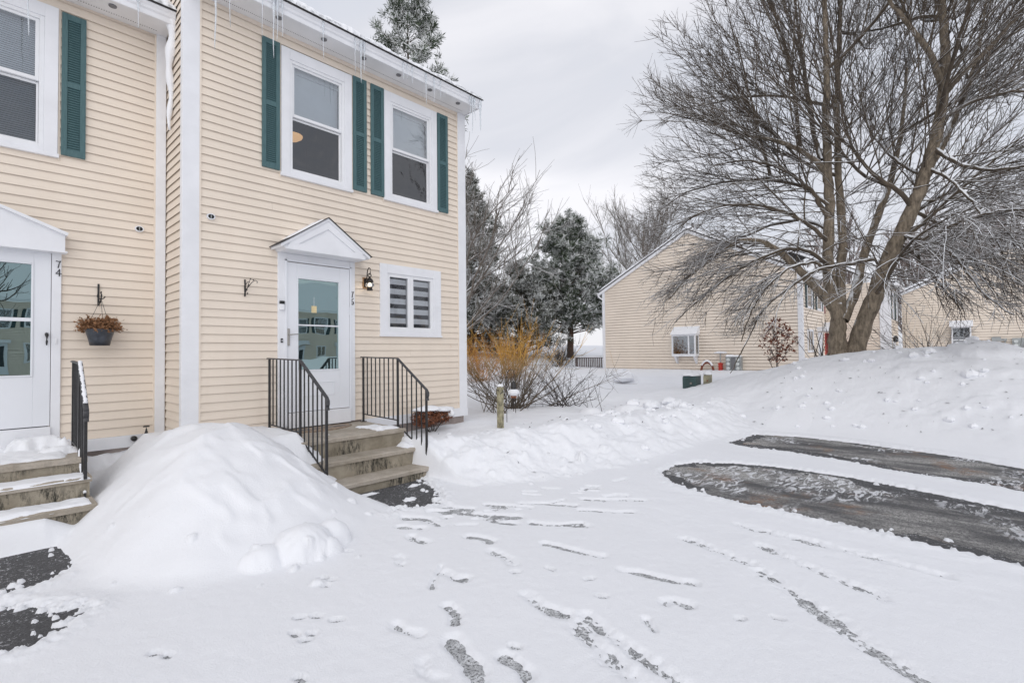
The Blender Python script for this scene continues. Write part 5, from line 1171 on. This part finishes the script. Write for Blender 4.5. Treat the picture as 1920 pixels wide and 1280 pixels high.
bare_tree('bare_tree', (49.6, 20.1, gz(49.6, 20.1)), 16.2, 9.0, 33, 'round-crowned bare tree standing behind the neighbouring gable', None, 'bark_pale', 0.28, 40, 14, 9, 1.35, 0.10, 0.09)
for i, (x, y, h, s_) in enumerate(((60, 4, 15, 6), (66, -3, 15, 6), (58, -8, 13, 6), (70, -10, 16, 7), (63, -15, 14, 6), (72, -20, 15, 7), (57, -19, 12, 6), (66, 10, 14, 6), (75, -4, 17, 7), (61, -25, 13, 6))):
    bare_tree('woodland_tree', (x, y, gz(x, y)), h, s_, 50+i, 'brown bare tree in the wood behind the last gable', 'trees of the far wood', 'bark_wood', 0.25, 22, 11, 7, 2.4, 0.08, 0.08)

# ------------------------------------------------------------------ conifers
def conifer(name, base, h, rad, seed, label, n_whorl=16, per=7, mat='needles', snow=0.4, tuft=0.5, first=0.12, shape=0.8, trunk_r=0.22, dens=1.0, up=0.25):
    r_ = np.random.default_rng(seed); base = np.array(base, float); tr = thing(name, tuple(base), label, 'pine tree', None)
    T = Twigs(); P = np.array([base+np.array([0.03*math.sin(k*0.7), 0.03*math.cos(k*0.9), h*(k/14.)-0.4*(k == 0)]) for k in range(15)]); T.tube(P, np.linspace(trunk_r, 0.02, 15), None, 8)
    C = []; D = []
    for w in range(n_whorl):
        u = first+(0.99-first)*(w/(n_whorl-1.0))**0.9; z = h*u
        L_ = rad*(1-u)**shape*r_.uniform(0.75, 1.1)+0.25
        for b in range(max(3, int(per*(1.15-0.4*u)))):
            a = r_.uniform(0, 6.283); l = L_*r_.uniform(0.7, 1.12); p = base+np.array([0, 0, z+r_.normal(0, 0.25)])
            S = sprout(p, np.array([math.cos(a), math.sin(a), up*r_.uniform(0.2, 1.3)+0.5*u]), l, r_, 7, 0.07, r_.uniform(-0.02, 0.07)); T.tube(S, 0.05*(1.1-u)+0.01, 0.01, 4)
            nt = int(l*4.2*dens)+3
            for q in range(nt):
                v_ = r_.uniform(0.22, 1.0)**0.8; jj = min(int(v_*7), 6); c = S[jj]+(S[jj+1]-S[jj])*r_.random(); sd = unit(S[jj+1]-S[jj])
                e = sd*0.7+r_.normal(0, 0.55, 3)*np.array([1, 1, 0.6]); off = unit(e)*l*0.22*r_.random(); C.append(c+off); D.append(unit(e+np.array([0, 0, 0.35])))
    C = np.array(C); D = np.array(D); n = len(C); K = 16
    # each tuft: K long thin needles bundles fanning out of the twig
    rv = r_.normal(0, 1, (n, K, 3)); rv /= np.linalg.norm(rv, axis=2)[..., None]
    dirs = D[:, None]*0.75+rv*0.8; dirs /= np.linalg.norm(dirs, axis=2)[..., None]
    ln = tuft*r_.uniform(0.55, 1.1, (n, K, 1)); st = C[:, None]+D[:, None]*tuft*0.35*r_.uniform(-1, 1, (n, K, 1)); tip = st+dirs*ln
    sd = np.cross(dirs, r_.normal(0, 1, (n, K, 3))); sd /= np.linalg.norm(sd, axis=2)[..., None]+1e-9; wd = tuft*0.055
    V = np.stack([st-sd*wd*0.6, st+dirs*ln*0.55-sd*wd, tip, st+dirs*ln*0.55+sd*wd], 2).reshape(-1, 3)
    T.build('trunk', 'bark_pine', tr)
    isn = (r_.random((n, K)) < snow*np.where(r_.random((n, 1)) < 0.5, 1.6, 0.35)*(0.35+0.9*(dirs[..., 2] > 0.0))).ravel()
    for nm, mk, mt in (('crown', ~isn, mat), ('crown_snow', isn, 'needle_snow')):
        idx = np.flatnonzero(mk); VV = V.reshape(-1, 4, 3)[idx]
        if nm == 'crown_snow': VV = VV+np.array([0, 0, 0.012])
        VV = VV.reshape(-1, 3); me = bpy.data.meshes.new(nm); me.vertices.add(len(VV)); me.vertices.foreach_set('co', VV.ravel()); me.loops.add(len(VV)); me.loops.foreach_set('vertex_index', np.arange(len(VV), dtype=np.int32))
        me.polygons.add(len(VV)//4); me.polygons.foreach_set('loop_start', np.arange(0, len(VV), 4, dtype=np.int32)); me.update(calc_edges=True); link(nm, me, mt, tr)
    return tr
conifer('pine_tree', (32.5, 18.0, gz(32.5, 18)), 11.6, 5.7, 3, 'broad snow-flecked pine with a bare lower trunk beyond the orange shrubs', 19, 12, 'needles', 0.40, 0.46, 0.19, 0.60, 0.30, 1.5)
conifer('spruce_tree', (24.2, 21.2, gz(24.2, 21.2)), 13.5, 4.4, 4, 'tall dark spruce half hidden by the white corner of the house', 26, 11, 'needles_olive', 0.34, 0.40, 0.05, 0.85, 0.26, 1.5, 0.0)
conifer('pine_tree', (27.2, 19.0, gz(27.2, 19)), 6.8, 4.0, 7, 'lower olive pine between the tall spruce and the broad pine', 13, 11, 'needles_olive', 0.42, 0.42, 0.08, 0.6, 0.2, 1.4)
conifer('pine_tree', (17.4, 19.7, gz(17.4, 19.7)), 22.9, 6.2, 5, 'tall open pine rising above the snowy roof edge of the house', 17, 6, 'needles', 0.42, 0.46, 0.58, 0.50, 0.30, 1.5, 0.35)

# ------------------------------------------------------------------ neighbouring townhouse rows
def lap_wall(m, a0, a1, z0, z1, c, axis, n=None, prof=None, face=-1):
    """lapped courses joined into one sheet; prof(z) gives the (a0, a1) of a course at height z"""
    fc = 0.15; n = int((z1-z0)/fc)
    for i in range(n+1):
        za = z0+i*fc; zb = min(za+fc, z1)
        if zb-za < 0.01: continue
        b0, b1 = (a0, a1) if prof is None else prof((za+zb)/2)
        if b1-b0 < 0.05: continue
        o0, o1, zg, q0 = face*0.024, face*0.010, za+0.026, -face*0.045
        if axis == 'x':
            m.quad((b0, c+o0, zg), (b1, c+o0, zg), (b1, c+o1, zb), (b0, c+o1, zb)); m.quad((b0, c+q0, za), (b1, c+q0, za), (b1, c+q0, zb), (b0, c+q0, zb)); m.quad((b0, c+q0, zb), (b1, c+q0, zb), (b1, c+o1, zb), (b0, c+o1, zb))
        else:
            m.quad((c+o0, b0, zg), (c+o0, b1, zg), (c+o1, b1, zb), (c+o1, b0, zb)); m.quad((c+q0, b0, za), (c+q0, b1, za), (c+q0, b1, zb), (c+q0, b0, zb)); m.quad((c+q0, b0, zb), (c+q0, b1, zb), (c+o1, b1, zb), (c+o1, b0, zb))
    return m
def far_window(parent, x0, x1, z0, z1, y, shut=None, axis='x', split='h', face=-1, sw=0.24):
    def bx(nm, mt, par, a0, a1, d0, d1, b0, b1):
        d0, d1 = sorted((y+face*-d0, y+face*-d1))
        return box(nm, mt, par, a0, a1, d0, d1, b0, b1) if axis == 'x' else box(nm, mt, par, d0, d1, a0, a1, b0, b1)
    t_ = 0.10
    w = bx('window', 'white_trim', parent, x0-t_, x0, -0.05, 0.02, z0-t_, z1+t_)
    bx('casing', 'white_trim', w, x1, x1+t_, -0.05, 0.02, z0-t_, z1+t_); bx('head_casing', 'white_trim', w, x0, x1, -0.05, 0.02, z1, z1+t_); bx('sill', 'white_trim', w, x0, x1, -0.06, 0.02, z0-t_, z0)
    if split == 'h': bx('sash_rail', 'vinyl_frame', w, x0, x1, -0.035, 0.01, (z0+z1)/2-0.025, (z0+z1)/2+0.025)
    else: bx('sash_rail', 'vinyl_frame', w, (x0+x1)/2-0.04, (x0+x1)/2+0.04, -0.035, 0.01, z0, z1)
    bx('pane', 'far_glass', w, x0, x1, -0.027, -0.0245, z0, z1); bx('room', 'interior_dark', w, x0+0.001, x1-0.001, -0.024, 0.3, z0+0.001, z1-0.001)
    if shut:
        for a in (x0-t_-sw-0.01, x1+t_+0.01): bx('shutter', shut, parent, a, a+sw, -0.055, -0.023, z0-0.08, z1+0.06)
    return w
def gable_prof(y0, y1, ze, zr):
    ym = (y0+y1)/2
    def f(z):
        if z < ze: return (y0, y1)
        k = 1-(z-ze)/(zr-ze); return (ym-(ym-y0)*k, ym+(y1-ym)*k)
    return f
def row_roof(parent, x0, x1, y0, y1, ze, zr, seed, oh=0.3):
    ym = (y0+y1)/2; s = (zr-ze)/(ym-y0); m = MB()
    m.prism([(y0-oh, ze-oh*s), (ym, zr), (y1+oh, ze-oh*s), (y1+oh, ze-oh*s+0.06), (ym, zr+0.06), (y0-oh, ze-oh*s+0.06)], 'x', x0-0.12, x1)
    r = m.build('roof', 'shingle', parent)
    for sg in (-1, 1):
        ya = y0-oh if sg < 0 else y1+oh
        X, T = np.meshgrid(np.linspace(x0-0.13, x1, 60), np.linspace(0, 1, 40), indexing='ij'); Y = ya+(ym-ya)*T
        H = (0.17+0.03*fbm(X, Y, 1.2, 3, seed))*sstep(0, 0.035, T)*sstep(0, 0.15, X-x0+0.13)
        Z = ze-oh*s+(oh*s+zr-ze)*T+0.062+H
        link('roof_snow', grid_mesh('roof_snow', X if sg < 0 else X[:, ::-1], Y if sg < 0 else Y[:, ::-1], Z if sg < 0 else Z[:, ::-1]), 'snow_clean', r)
    for (ya, yb) in ((y0-oh, ym), (y1+oh, ym)):
        za = ze-oh*s; MB().prism([(ya, za-0.16), (yb, zr-0.16), (yb, zr-0.002), (ya, za-0.002)] if ya < yb else [(yb, zr-0.16), (ya, za-0.16), (ya, za-0.002), (yb, zr-0.002)], 'x', x0-0.11, x0-0.03).build('rake_board', 'white_trim', r)
    MB().prism([(y0-oh-0.10, ze-oh*s-0.10), (y0-oh+0.0, ze-oh*s-0.12), (y0-oh, ze-oh*s+0.03), (y0-oh-0.11, ze-oh*s+0.03)], 'x', x0-0.11, x1).build('gutter', 'white_trim', r)
    return r
# end unit of the next row: gable towards us
GX0, GY0, GY1, GE, GR = 23.0, -1.33, 8.78, 4.28, 6.92
B2 = thing('townhouse', (26, 3.7, -0.6), 'cream gable-ended townhouse across the snowy yard with a projecting garden window and meters', 'house', None)
m = lap_wall(MB(), GY0, GY1, -0.6, GR-0.05, GX0, 'y', prof=gable_prof(GY0, GY1, GE, GR)); m.build('gable_wall', 'siding_far', B2)
box('corner_post', 'white_trim', B2, 22.96, 23.02, GY0-0.03, GY0+0.14, -0.6, GE); box('corner_post', 'white_trim', B2, 22.96, 23.02, GY1-0.14, GY1+0.03, -0.6, GE)
box('corner_post', 'white_trim', B2, 23.0205, 23.2, GY0-0.04, GY0, -0.6, GE)
m = lap_wall(MB(), GX0, 27.5, -0.6, GE, GY0, 'x'); m.build('front_wall', 'siding_far', B2)
row_roof(B2, GX0, 27.5, GY0, GY1, GE, GR, 3)
far_window(B2, 24.0, 24.85, 2.75, 3.85, GY0, 'far_shutter'); far_window(B2, 25.95, 26.8, 2.75, 3.85, GY0, 'far_shutter'); far_window(B2, 23.95, 24.9, 0.75, 1.6, GY0, None, split='v')
box('door', 'door_white', B2, 26.0, 26.9, GY0-0.06, GY0+0.01, -0.4, 1.6); box('door_hood', 'white_trim', B2, 25.8, 27.1, GY0-0.35, GY0, 1.65, 1.85)
m = MB().tube([(22.92, GY1+0.30, GE-0.10), (22.92, GY1+0.22, GE-0.35), (22.93, GY1-0.05, GE-0.55), (22.94, GY1-0.06, -0.5)], 0.05, 8); m.build('downspout', 'white_trim', B2)
MB().tube([(23.6, 3.7, GR), (23.6, 3.7, GR+0.45)], 0.06, 8).build('roof_vent', 'twig_dark', B2)
# garden window on the gable
gw = box('garden_window', 'white_trim', B2, 22.55, 23.0, 3.23, 4.47, 0.50, 0.62); 
for a in (3.23, 4.40, 3.55): box('mullion', 'white_trim', gw, 22.55, 22.62, a, a+0.07, 0.6202, 1.52)
for a in (3.2302, 4.40): box('mullion', 'white_trim', gw, 22.93, 22.99, a, a+0.07, 0.6202, 1.52)
box('window_head', 'white_trim', gw, 22.55, 23.0, 3.23, 4.47, 1.5202, 1.60)
box('pane', 'far_glass', gw, 22.58, 22.59, 3.302, 4.398, 0.6202, 1.5198); box('pane', 'far_glass', gw, 22.622, 22.928, 3.25, 3.26, 0.6202, 1.5198)
box('room', 'interior_dark', gw, 22.66, 22.97, 3.32, 4.38, 0.622, 1.518)
for a in (3.30, 4.30): MB().prism([(22.60, 0.499), (22.99, 0.499), (22.99, 0.12), (22.90, 0.15)], 'y', a, a+0.09).build('bracket', 'white_trim', gw)
m = MB(); m.prism([(22.45, 1.602), (22.99, 1.602), (22.99, 2.02)], 'y', 3.18, 4.52); m.build('window_roof', 'snow_clean', gw)
# services on the gable
mt = thing('meter_bank', (22.85, 1.5, -0.3), 'grey bank of six round electric meters on the cream gable wall', 'electric meter')
box('meter_cabinet', 'meter_grey', mt, 22.72, 22.98, 1.17, 1.86, -0.25, 0.50, 0.01)
for a in (1.30, 1.73):
    for z in (-0.08, 0.13, 0.33):
        q = MB(); q.tube([(22.72, a, z), (22.66, a, z), (22.64, a, z)], [0.085, 0.085, 0.05], 12); q.build('meter_dial', 'glass_dome', mt, True)
box('cabinet_door', 'vent_grey', mt, 22.705, 22.7198, 1.42, 1.61, -0.2, 0.45); snow_pad('meter_snow', mt, 22.70, 22.98, 1.15, 1.88, 0.50, 0.09, 51, 0.06)
hs = thing('hose_reel', (22.75, 2.75, -0.3), 'arched brown garden hose hanger topped with snow below the garden window', 'hose')
m = MB(); m.tube([(22.75, 2.75+0.30*math.cos(a), -0.25+0.45*math.sin(a)) for a in np.linspace(-0.2, 3.35, 18)], 0.055, 8); m.build('hose', 'hose_brown', hs, True)
m = MB(); m.tube([(22.72, 2.75+0.30*math.cos(a), -0.22+0.50*math.sin(a)) for a in np.linspace(0.6, 2.6, 14)], 0.05, 8); m.build('hose_snow', 'snow_clean', hs, True)
rp = thing('standpipe', (22.75, 2.1, -0.4), 'short red standpipe between the hose and the meters', 'pipe')
m = MB(); m.lathe([(0.10, -0.4), (0.10, 0.30), (0.12, 0.31), (0.12, 0.36), (0.03, 0.40)], (22.78, 2.12, -0.2), 12); m.build('pipe_body', 'red_paint', rp); m = MB(); blob(m, (22.78, 2.12, 0.66), 0.16, 0.28, 0.07, 2); m.build('pipe_snow', 'snow_clean', rp, True); box('pipe_stem', 'meter_grey', rp, 22.76, 22.80, 2.10, 2.14, 0.19, 0.66)

# the recessed middle unit with red shutters, and the forward unit after it
B4 = thing('townhouse', (30, 3.7, -0.6), 'recessed townhouse unit with red shutters and red door behind the big tree', 'house')
m = lap_wall(MB(), 27.5, 32.0, -0.6, 4.6, -0.6, 'x'); m.build('front_wall', 'siding_far', B4); row_roof(B4, 27.5, 32.0, -0.6, 9.2, 4.6, 7.1, 8)
box('fire_wall', 'siding_far', B4, 27.42, 27.49, -1.3, 8.5, -0.6, 4.2)
far_window(B4, 28.6, 29.5, 2.9, 4.1, -0.6, 'red_shutter'); far_window(B4, 30.5, 31.2, 2.9, 4.1, -0.6, 'red_shutter', sw=0.3)
box('door', 'red_paint', B4, 30.6, 31.5, -0.67, -0.59, -0.4, 1.7); MB().prism([(30.3, 1.75), (31.8, 1.75), (31.05, 2.3)], 'y', -1.0, -0.6).build('door_hood', 'white_trim', B4); box('brick_pier', 'red_shutter', B4, 31.7, 31.95, -0.75, -0.6, -0.6, 1.7)
B5 = thing('townhouse', (34, 1, -0.6), 'forward townhouse unit with white corner boards right of the big tree trunk', 'house')
FY = -3.55
m = lap_wall(MB(), FY, 6.0, -0.6, 4.45, 32.0, 'y'); m.build('side_wall', 'siding_far', B5); m = lap_wall(MB(), 32.0, 36.2, -0.6, 4.45, FY, 'x'); m.build('front_wall', 'siding_far', B5)
box('corner_post', 'white_trim', B5, 31.94, 32.02, FY-0.04, FY+0.42, -0.6, 4.45); box('corner_post', 'white_trim', B5, 32.0205, 32.4, FY-0.05, FY, -0.6, 4.45)
row_roof(B5, 32.0, 36.2, FY, 6.0, 4.45, 6.9, 9); far_window(B5, 33.0, 33.8, 2.5, 3.9, FY, 'far_shutter'); far_window(B5, 34.9, 35.6, 2.5, 3.9, FY, 'far_shutter')
box('door', 'door_white', B5, 33.2, 34.1, FY-0.07, FY+0.01, -0.4, 1.5)
lq = thing('wall_lantern', (32.75, FY, 1.3), 'small black wall lantern on the forward unit beside its white door', 'lantern'); m = MB(); m.lathe([(0.02, 0.2), (0.12, 0.08), (0.12, -0.1), (0.05, -0.18)], (32.75, FY-0.18, 1.3), 10); m.build('lantern_body', 'black_metal', lq); box('lantern_arm', 'black_metal', lq, 32.73, 32.77, FY-0.16, FY-0.02, 1.33, 1.37)
# last gable on the right
B3 = thing('townhouse', (40, -8.6, -0.6), 'cream gable-ended townhouse with a snow-topped kitchen window beyond the plowed ridge', 'house')
KY0, KY1, KE, KR = -13.4, -3.7, 4.15, 6.35
m = lap_wall(MB(), KY0, KY1, -0.6, KR-0.05, 36.8, 'y', prof=gable_prof(KY0, KY1, KE, KR)); m.build('gable_wall', 'siding_far', B3); row_roof(B3, 36.8, 41.5, KY0, KY1, KE, KR, 12)
m = lap_wall(MB(), 36.8, 41.5, -0.6, KE, KY0, 'x'); m.build('front_wall', 'siding_far', B3)
gw = box('garden_window', 'white_trim', B3, 36.45, 36.8, -6.80, -5.95, 0.95, 1.04)
for a in (-6.80, -6.02): box('mullion', 'white_trim', gw, 36.45, 36.52, a, a+0.07, 1.0402, 1.92); box('bracket', 'white_trim', gw, 36.50, 36.60, a, a+0.07, 0.5, 0.9498)
box('window_head', 'white_trim', gw, 36.45, 36.8, -6.80, -5.95, 1.9202, 1.99); box('sash_rail', 'white_trim', gw, 36.46, 36.50, -6.729, -6.021, 1.20, 1.25)
box('pane', 'far_glass', gw, 36.475, 36.485, -6.729, -6.021, 1.0402, 1.9198); box('room', 'interior_dark', gw, 36.53, 36.79, -6.728, -6.022, 1.042, 1.918)
MB().prism([(36.35, 1.992), (36.79, 1.992), (36.79, 2.35)], 'y', -6.88, -5.87).build('window_roof', 'snow_clean', gw)
sb = thing('service_box', (36.7, -7.75, 0.8), 'grey electrical box with a conduit on the far gable wall', 'electrical box'); box('box_body', 'meter_grey', sb, 36.55, 36.79, -7.98, -7.62, 1.12, 1.36); MB().tube([(36.65, -7.70, 1.12), (36.65, -7.70, -0.4)], 0.03, 6).build('conduit', 'meter_grey', sb); MB().tube([(36.66, -8.15, 1.2), (36.66, -8.15, -0.4)], 0.03, 6).build('conduit', 'meter_grey', sb); box('junction', 'meter_grey', sb, 36.58, 36.79, -8.22, -7.98, 1.14, 1.26)
mt = thing('meter_bank', (36.7, -8.75, 0.6), 'grey meter bank on the far gable wall beside the electrical box', 'electric meter'); box('meter_cabinet', 'meter_grey', mt, 36.55, 36.79, -9.1, -8.42, 0.72, 1.28)
for a in (-8.56, -8.94):
    for z in (0.88, 1.10): MB().tube([(36.55, a, z), (36.49, a, z)], 0.09, 10).build('meter_dial', 'glass_dome', mt)
# deck rail beyond the gable
dk = thing('deck_rail', (24, 10.4, -0.4), 'snow-topped wooden deck rail with dark balusters beyond the gable corner', 'railing')
box('top_rail', 'grey_wood', dk, 23.95, 24.10, 9.1, 11.45, 0.40, 0.46); box('bottom_rail', 'grey_wood', dk, 24.0, 24.06, 9.1, 11.45, -0.25, -0.2); snow_pad('rail_snow', dk, 23.9, 24.15, 9.1, 11.5, 0.46, 0.10, 61, 0.05)
for i in range(17): box('baluster', 'grey_wood', dk, 24.0, 24.045, 9.15+i*0.135, 9.20+i*0.135, -0.1995, 0.3995)
box('post', 'grey_wood', dk, 23.96, 24.09, 11.36, 11.46, -0.7, 0.3998); box('deck_floor', 'grey_wood', dk, 24.0, 26, 9.1, 11.4, -0.6, -0.2502)
# utility cabinets in the snow
def cabinet(x, y, w, d, h, mat, label, seed):
    z = gz(x, y)-0.12; c = thing('utility_cabinet', (x, y, z), label, 'utility box')
    m = MB(); m.prism([(x, z-0.2), (x+d, z-0.2), (x+d, z+h), (x+0.04, z+h), (x, z+h-0.05)], 'y', y-w/2, y+w/2); m.build('cabinet_body', mat, c, bevel=0.01)
    box('cabinet_door', mat, c, x-0.012, x-0.0005, y-w/2+0.03, y+w/2-0.03, z+0.02, z+h-0.10, 0.004); box('padlock', 'nickel' if mat == 'utility_green' else 'hose_brown', c, x-0.03, x-0.0125, y-w*0.25, y-w*0.12, z+h*0.5, z+h*0.62)
    m = MB(); blob(m, (x+d/2, y, z+h+0.015), d*0.62, w*0.58, 0.09, seed, flat=0.25); m.build('snow_cap', 'snow_clean', c, True); return c
cabinet(11.6, -1.08, 0.36, 0.40, 0.43, 'utility_green', 'dark green utility cabinet half sunk in the snowy yard', 2)
cabinet(11.75, -1.50, 0.17, 0.20, 0.36, 'utility_tan', 'small tan utility pedestal next to the green cabinet', 5)
# young oak that kept its leaves, and shrubs at the foot of the big tree
ok = bare_tree('young_oak', (18.0, -1.63, -0.25), 2.3, 0.62, 71, 'young oak still holding russet leaves before the cream gable', None, 'bark_far', 0.035, 12, 5, 3, 0.45, 0.2, 0.08)
m = MB(); r_ = np.random.default_rng(8)
for i in range(460):
    z = r_.uniform(0.35, 1.9); w_ = 0.55*math.sin(min(1, (z-0.2)/1.7)*3.0)+0.12; a = r_.uniform(0, 6.28); rr = w_*r_.random()**0.6
    p = np.array([18.0+rr*math.cos(a), -1.63+rr*math.sin(a), z]); u = r_.normal(0, 0.048, 3); q = np.cross(u, r_.normal(0, 1, 3)); q = unit(q)*0.026; m.add([tuple(p-u), tuple(p+q), tuple(p+u), tuple(p-q)], [(0, 1, 2, 3)])
kind(m.build('leaves', 'oak_leaf', ok), 'stuff')
shrub('twiggy_shrub', (13.6, -4.0), 16, 1.5, 0.6, 81, 'bark_far', 'bare shrub with upright stems left of the twin trunks', None, 7, 0.02)
shrub('twiggy_shrub', (13.6, -5.9), 26, 1.7, 1.2, 82, 'bark_far', 'spreading bare shrub right of the twin trunks on the ridge', None, 8, 0.010)
# broken snow blocks
def snow_block(x, y, s, seed, label):
    z = gz(x, y); m = MB(); blob(m, (x, y, z), s, s*0.8, s*0.55, seed, 7, 0.6); return tag(m.build('snow_block', 'snow', None, False), label, 'snow block')
snow_block(15.2, 3.0, 0.55, 3, 'large broken snow block in the yard before the cream gable')
for i, (x, y, s) in enumerate(((7.6, -1.6, 0.17), (8.1, -1.75, 0.2), (8.6, -1.9, 0.16), (7.2, -1.3, 0.12))):
    o = snow_block(x, y, s, 5+i, 'small snow clod lying on the bank right of the shrubs'); o['group'] = 'clods on the snow bank'

m = MB(); r_ = np.random.default_rng(5)
for i in range(260):
    x_, y_ = (r_.uniform(8.8, 12.4), r_.uniform(-11, -3.2)) if i < 190 else (r_.uniform(3.0, 8.5), r_.uniform(-2.9, -0.6))
    z_ = gz(x_, y_)+0.012; a_ = r_.uniform(0, 6.28); l_ = r_.uniform(0.012, 0.045); u_ = np.array([math.cos(a_), math.sin(a_), r_.uniform(-0.1, 0.5)])*l_; w_ = np.array([-math.sin(a_), math.cos(a_), 0.2])*l_*r_.uniform(0.15, 0.5); p_ = np.array([x_, y_, z_])
    m.add([tuple(p_-u_), tuple(p_+w_), tuple(p_+u_), tuple(p_-w_)], [(0, 1, 2, 3)])
rb = MB()
for i in range(190):
    x_, y_ = (r_.uniform(8.9, 12.3), r_.uniform(-12, -3.6)) if i < 130 else (r_.uniform(4.5, 9.2), r_.uniform(-3.3, -1.6))
    rr = r_.uniform(0.03, 0.085)*(1.9 if r_.random() < 0.12 else 1); blob(rb, (x_, y_, gz(x_, y_)+rr*0.05), rr, rr*r_.uniform(0.6, 1), rr*0.6, r_.uniform(0, 9), 7, 0.8)
rbo = rb.build('snow_rubble', 'snow_clean'); kind(rbo, 'stuff'); tag(rbo, 'broken lumps of snow strewn along the plowed ridge and bank', 'snow lumps')
lt = m.build('leaf_litter', 'twig_dark'); kind(lt, 'stuff'); tag(lt, 'brown leaf bits and bark flecks strewn over the plowed snow', 'leaf litter')

# ------------------------------------------------------------------ the row across the lot, seen mirrored in the panes
OP = thing('townhouse', (18, -42, LOT), 'cream townhouse row across the lot, mirrored in the glass of the white door', 'house')
m = lap_wall(MB(), -14.0, 34.0, -0.8, 4.8, -40.0, 'x', face=1); m.build('front_wall', 'siding_far', OP)
m = MB(); m.prism([(-39.6, 4.8), (-45, 8.2), (-45, 8.4), (-39.6, 5.0)], 'x', -14.4, 34.4); m.build('roof', 'snow_clean', OP)
for i in range(12):
    x = -12.8+i*4.0; far_window(OP, x, x+0.9, 2.9, 4.2, -40.0, 'far_shutter', face=1); far_window(OP, x+1.9, x+2.8, 2.9, 4.2, -40.0, 'far_shutter', face=1); far_window(OP, x+1.9, x+2.8, 0.6, 1.6, -40.0, None, face=1, split='v')
    box('door', 'door_white', OP, x, x+0.9, -40.0, -39.93, -0.4, 1.6); box('door_pane', 'interior_dark', OP, x+0.18, x+0.72, -39.93, -39.92, 0.2, 1.4); box('door_hood', 'white_trim', OP, x-0.2, x+1.1, -40, -39.6, 1.65, 2.0)
bare_tree('bare_tree', (20, -28, LOT), 11, 4.5, 93, 'bare tree across the lot, mirrored in the upper panes', None, 'bark_far', 0.2, 16, 9, 6, 1.6, 0.2)
bare_tree('bare_tree', (-2.5, -31, LOT), 10, 4.2, 94, 'smaller bare tree across the lot, mirrored in the door of 74', None, 'bark_far', 0.2, 16, 9, 6, 1.5, 0.2)
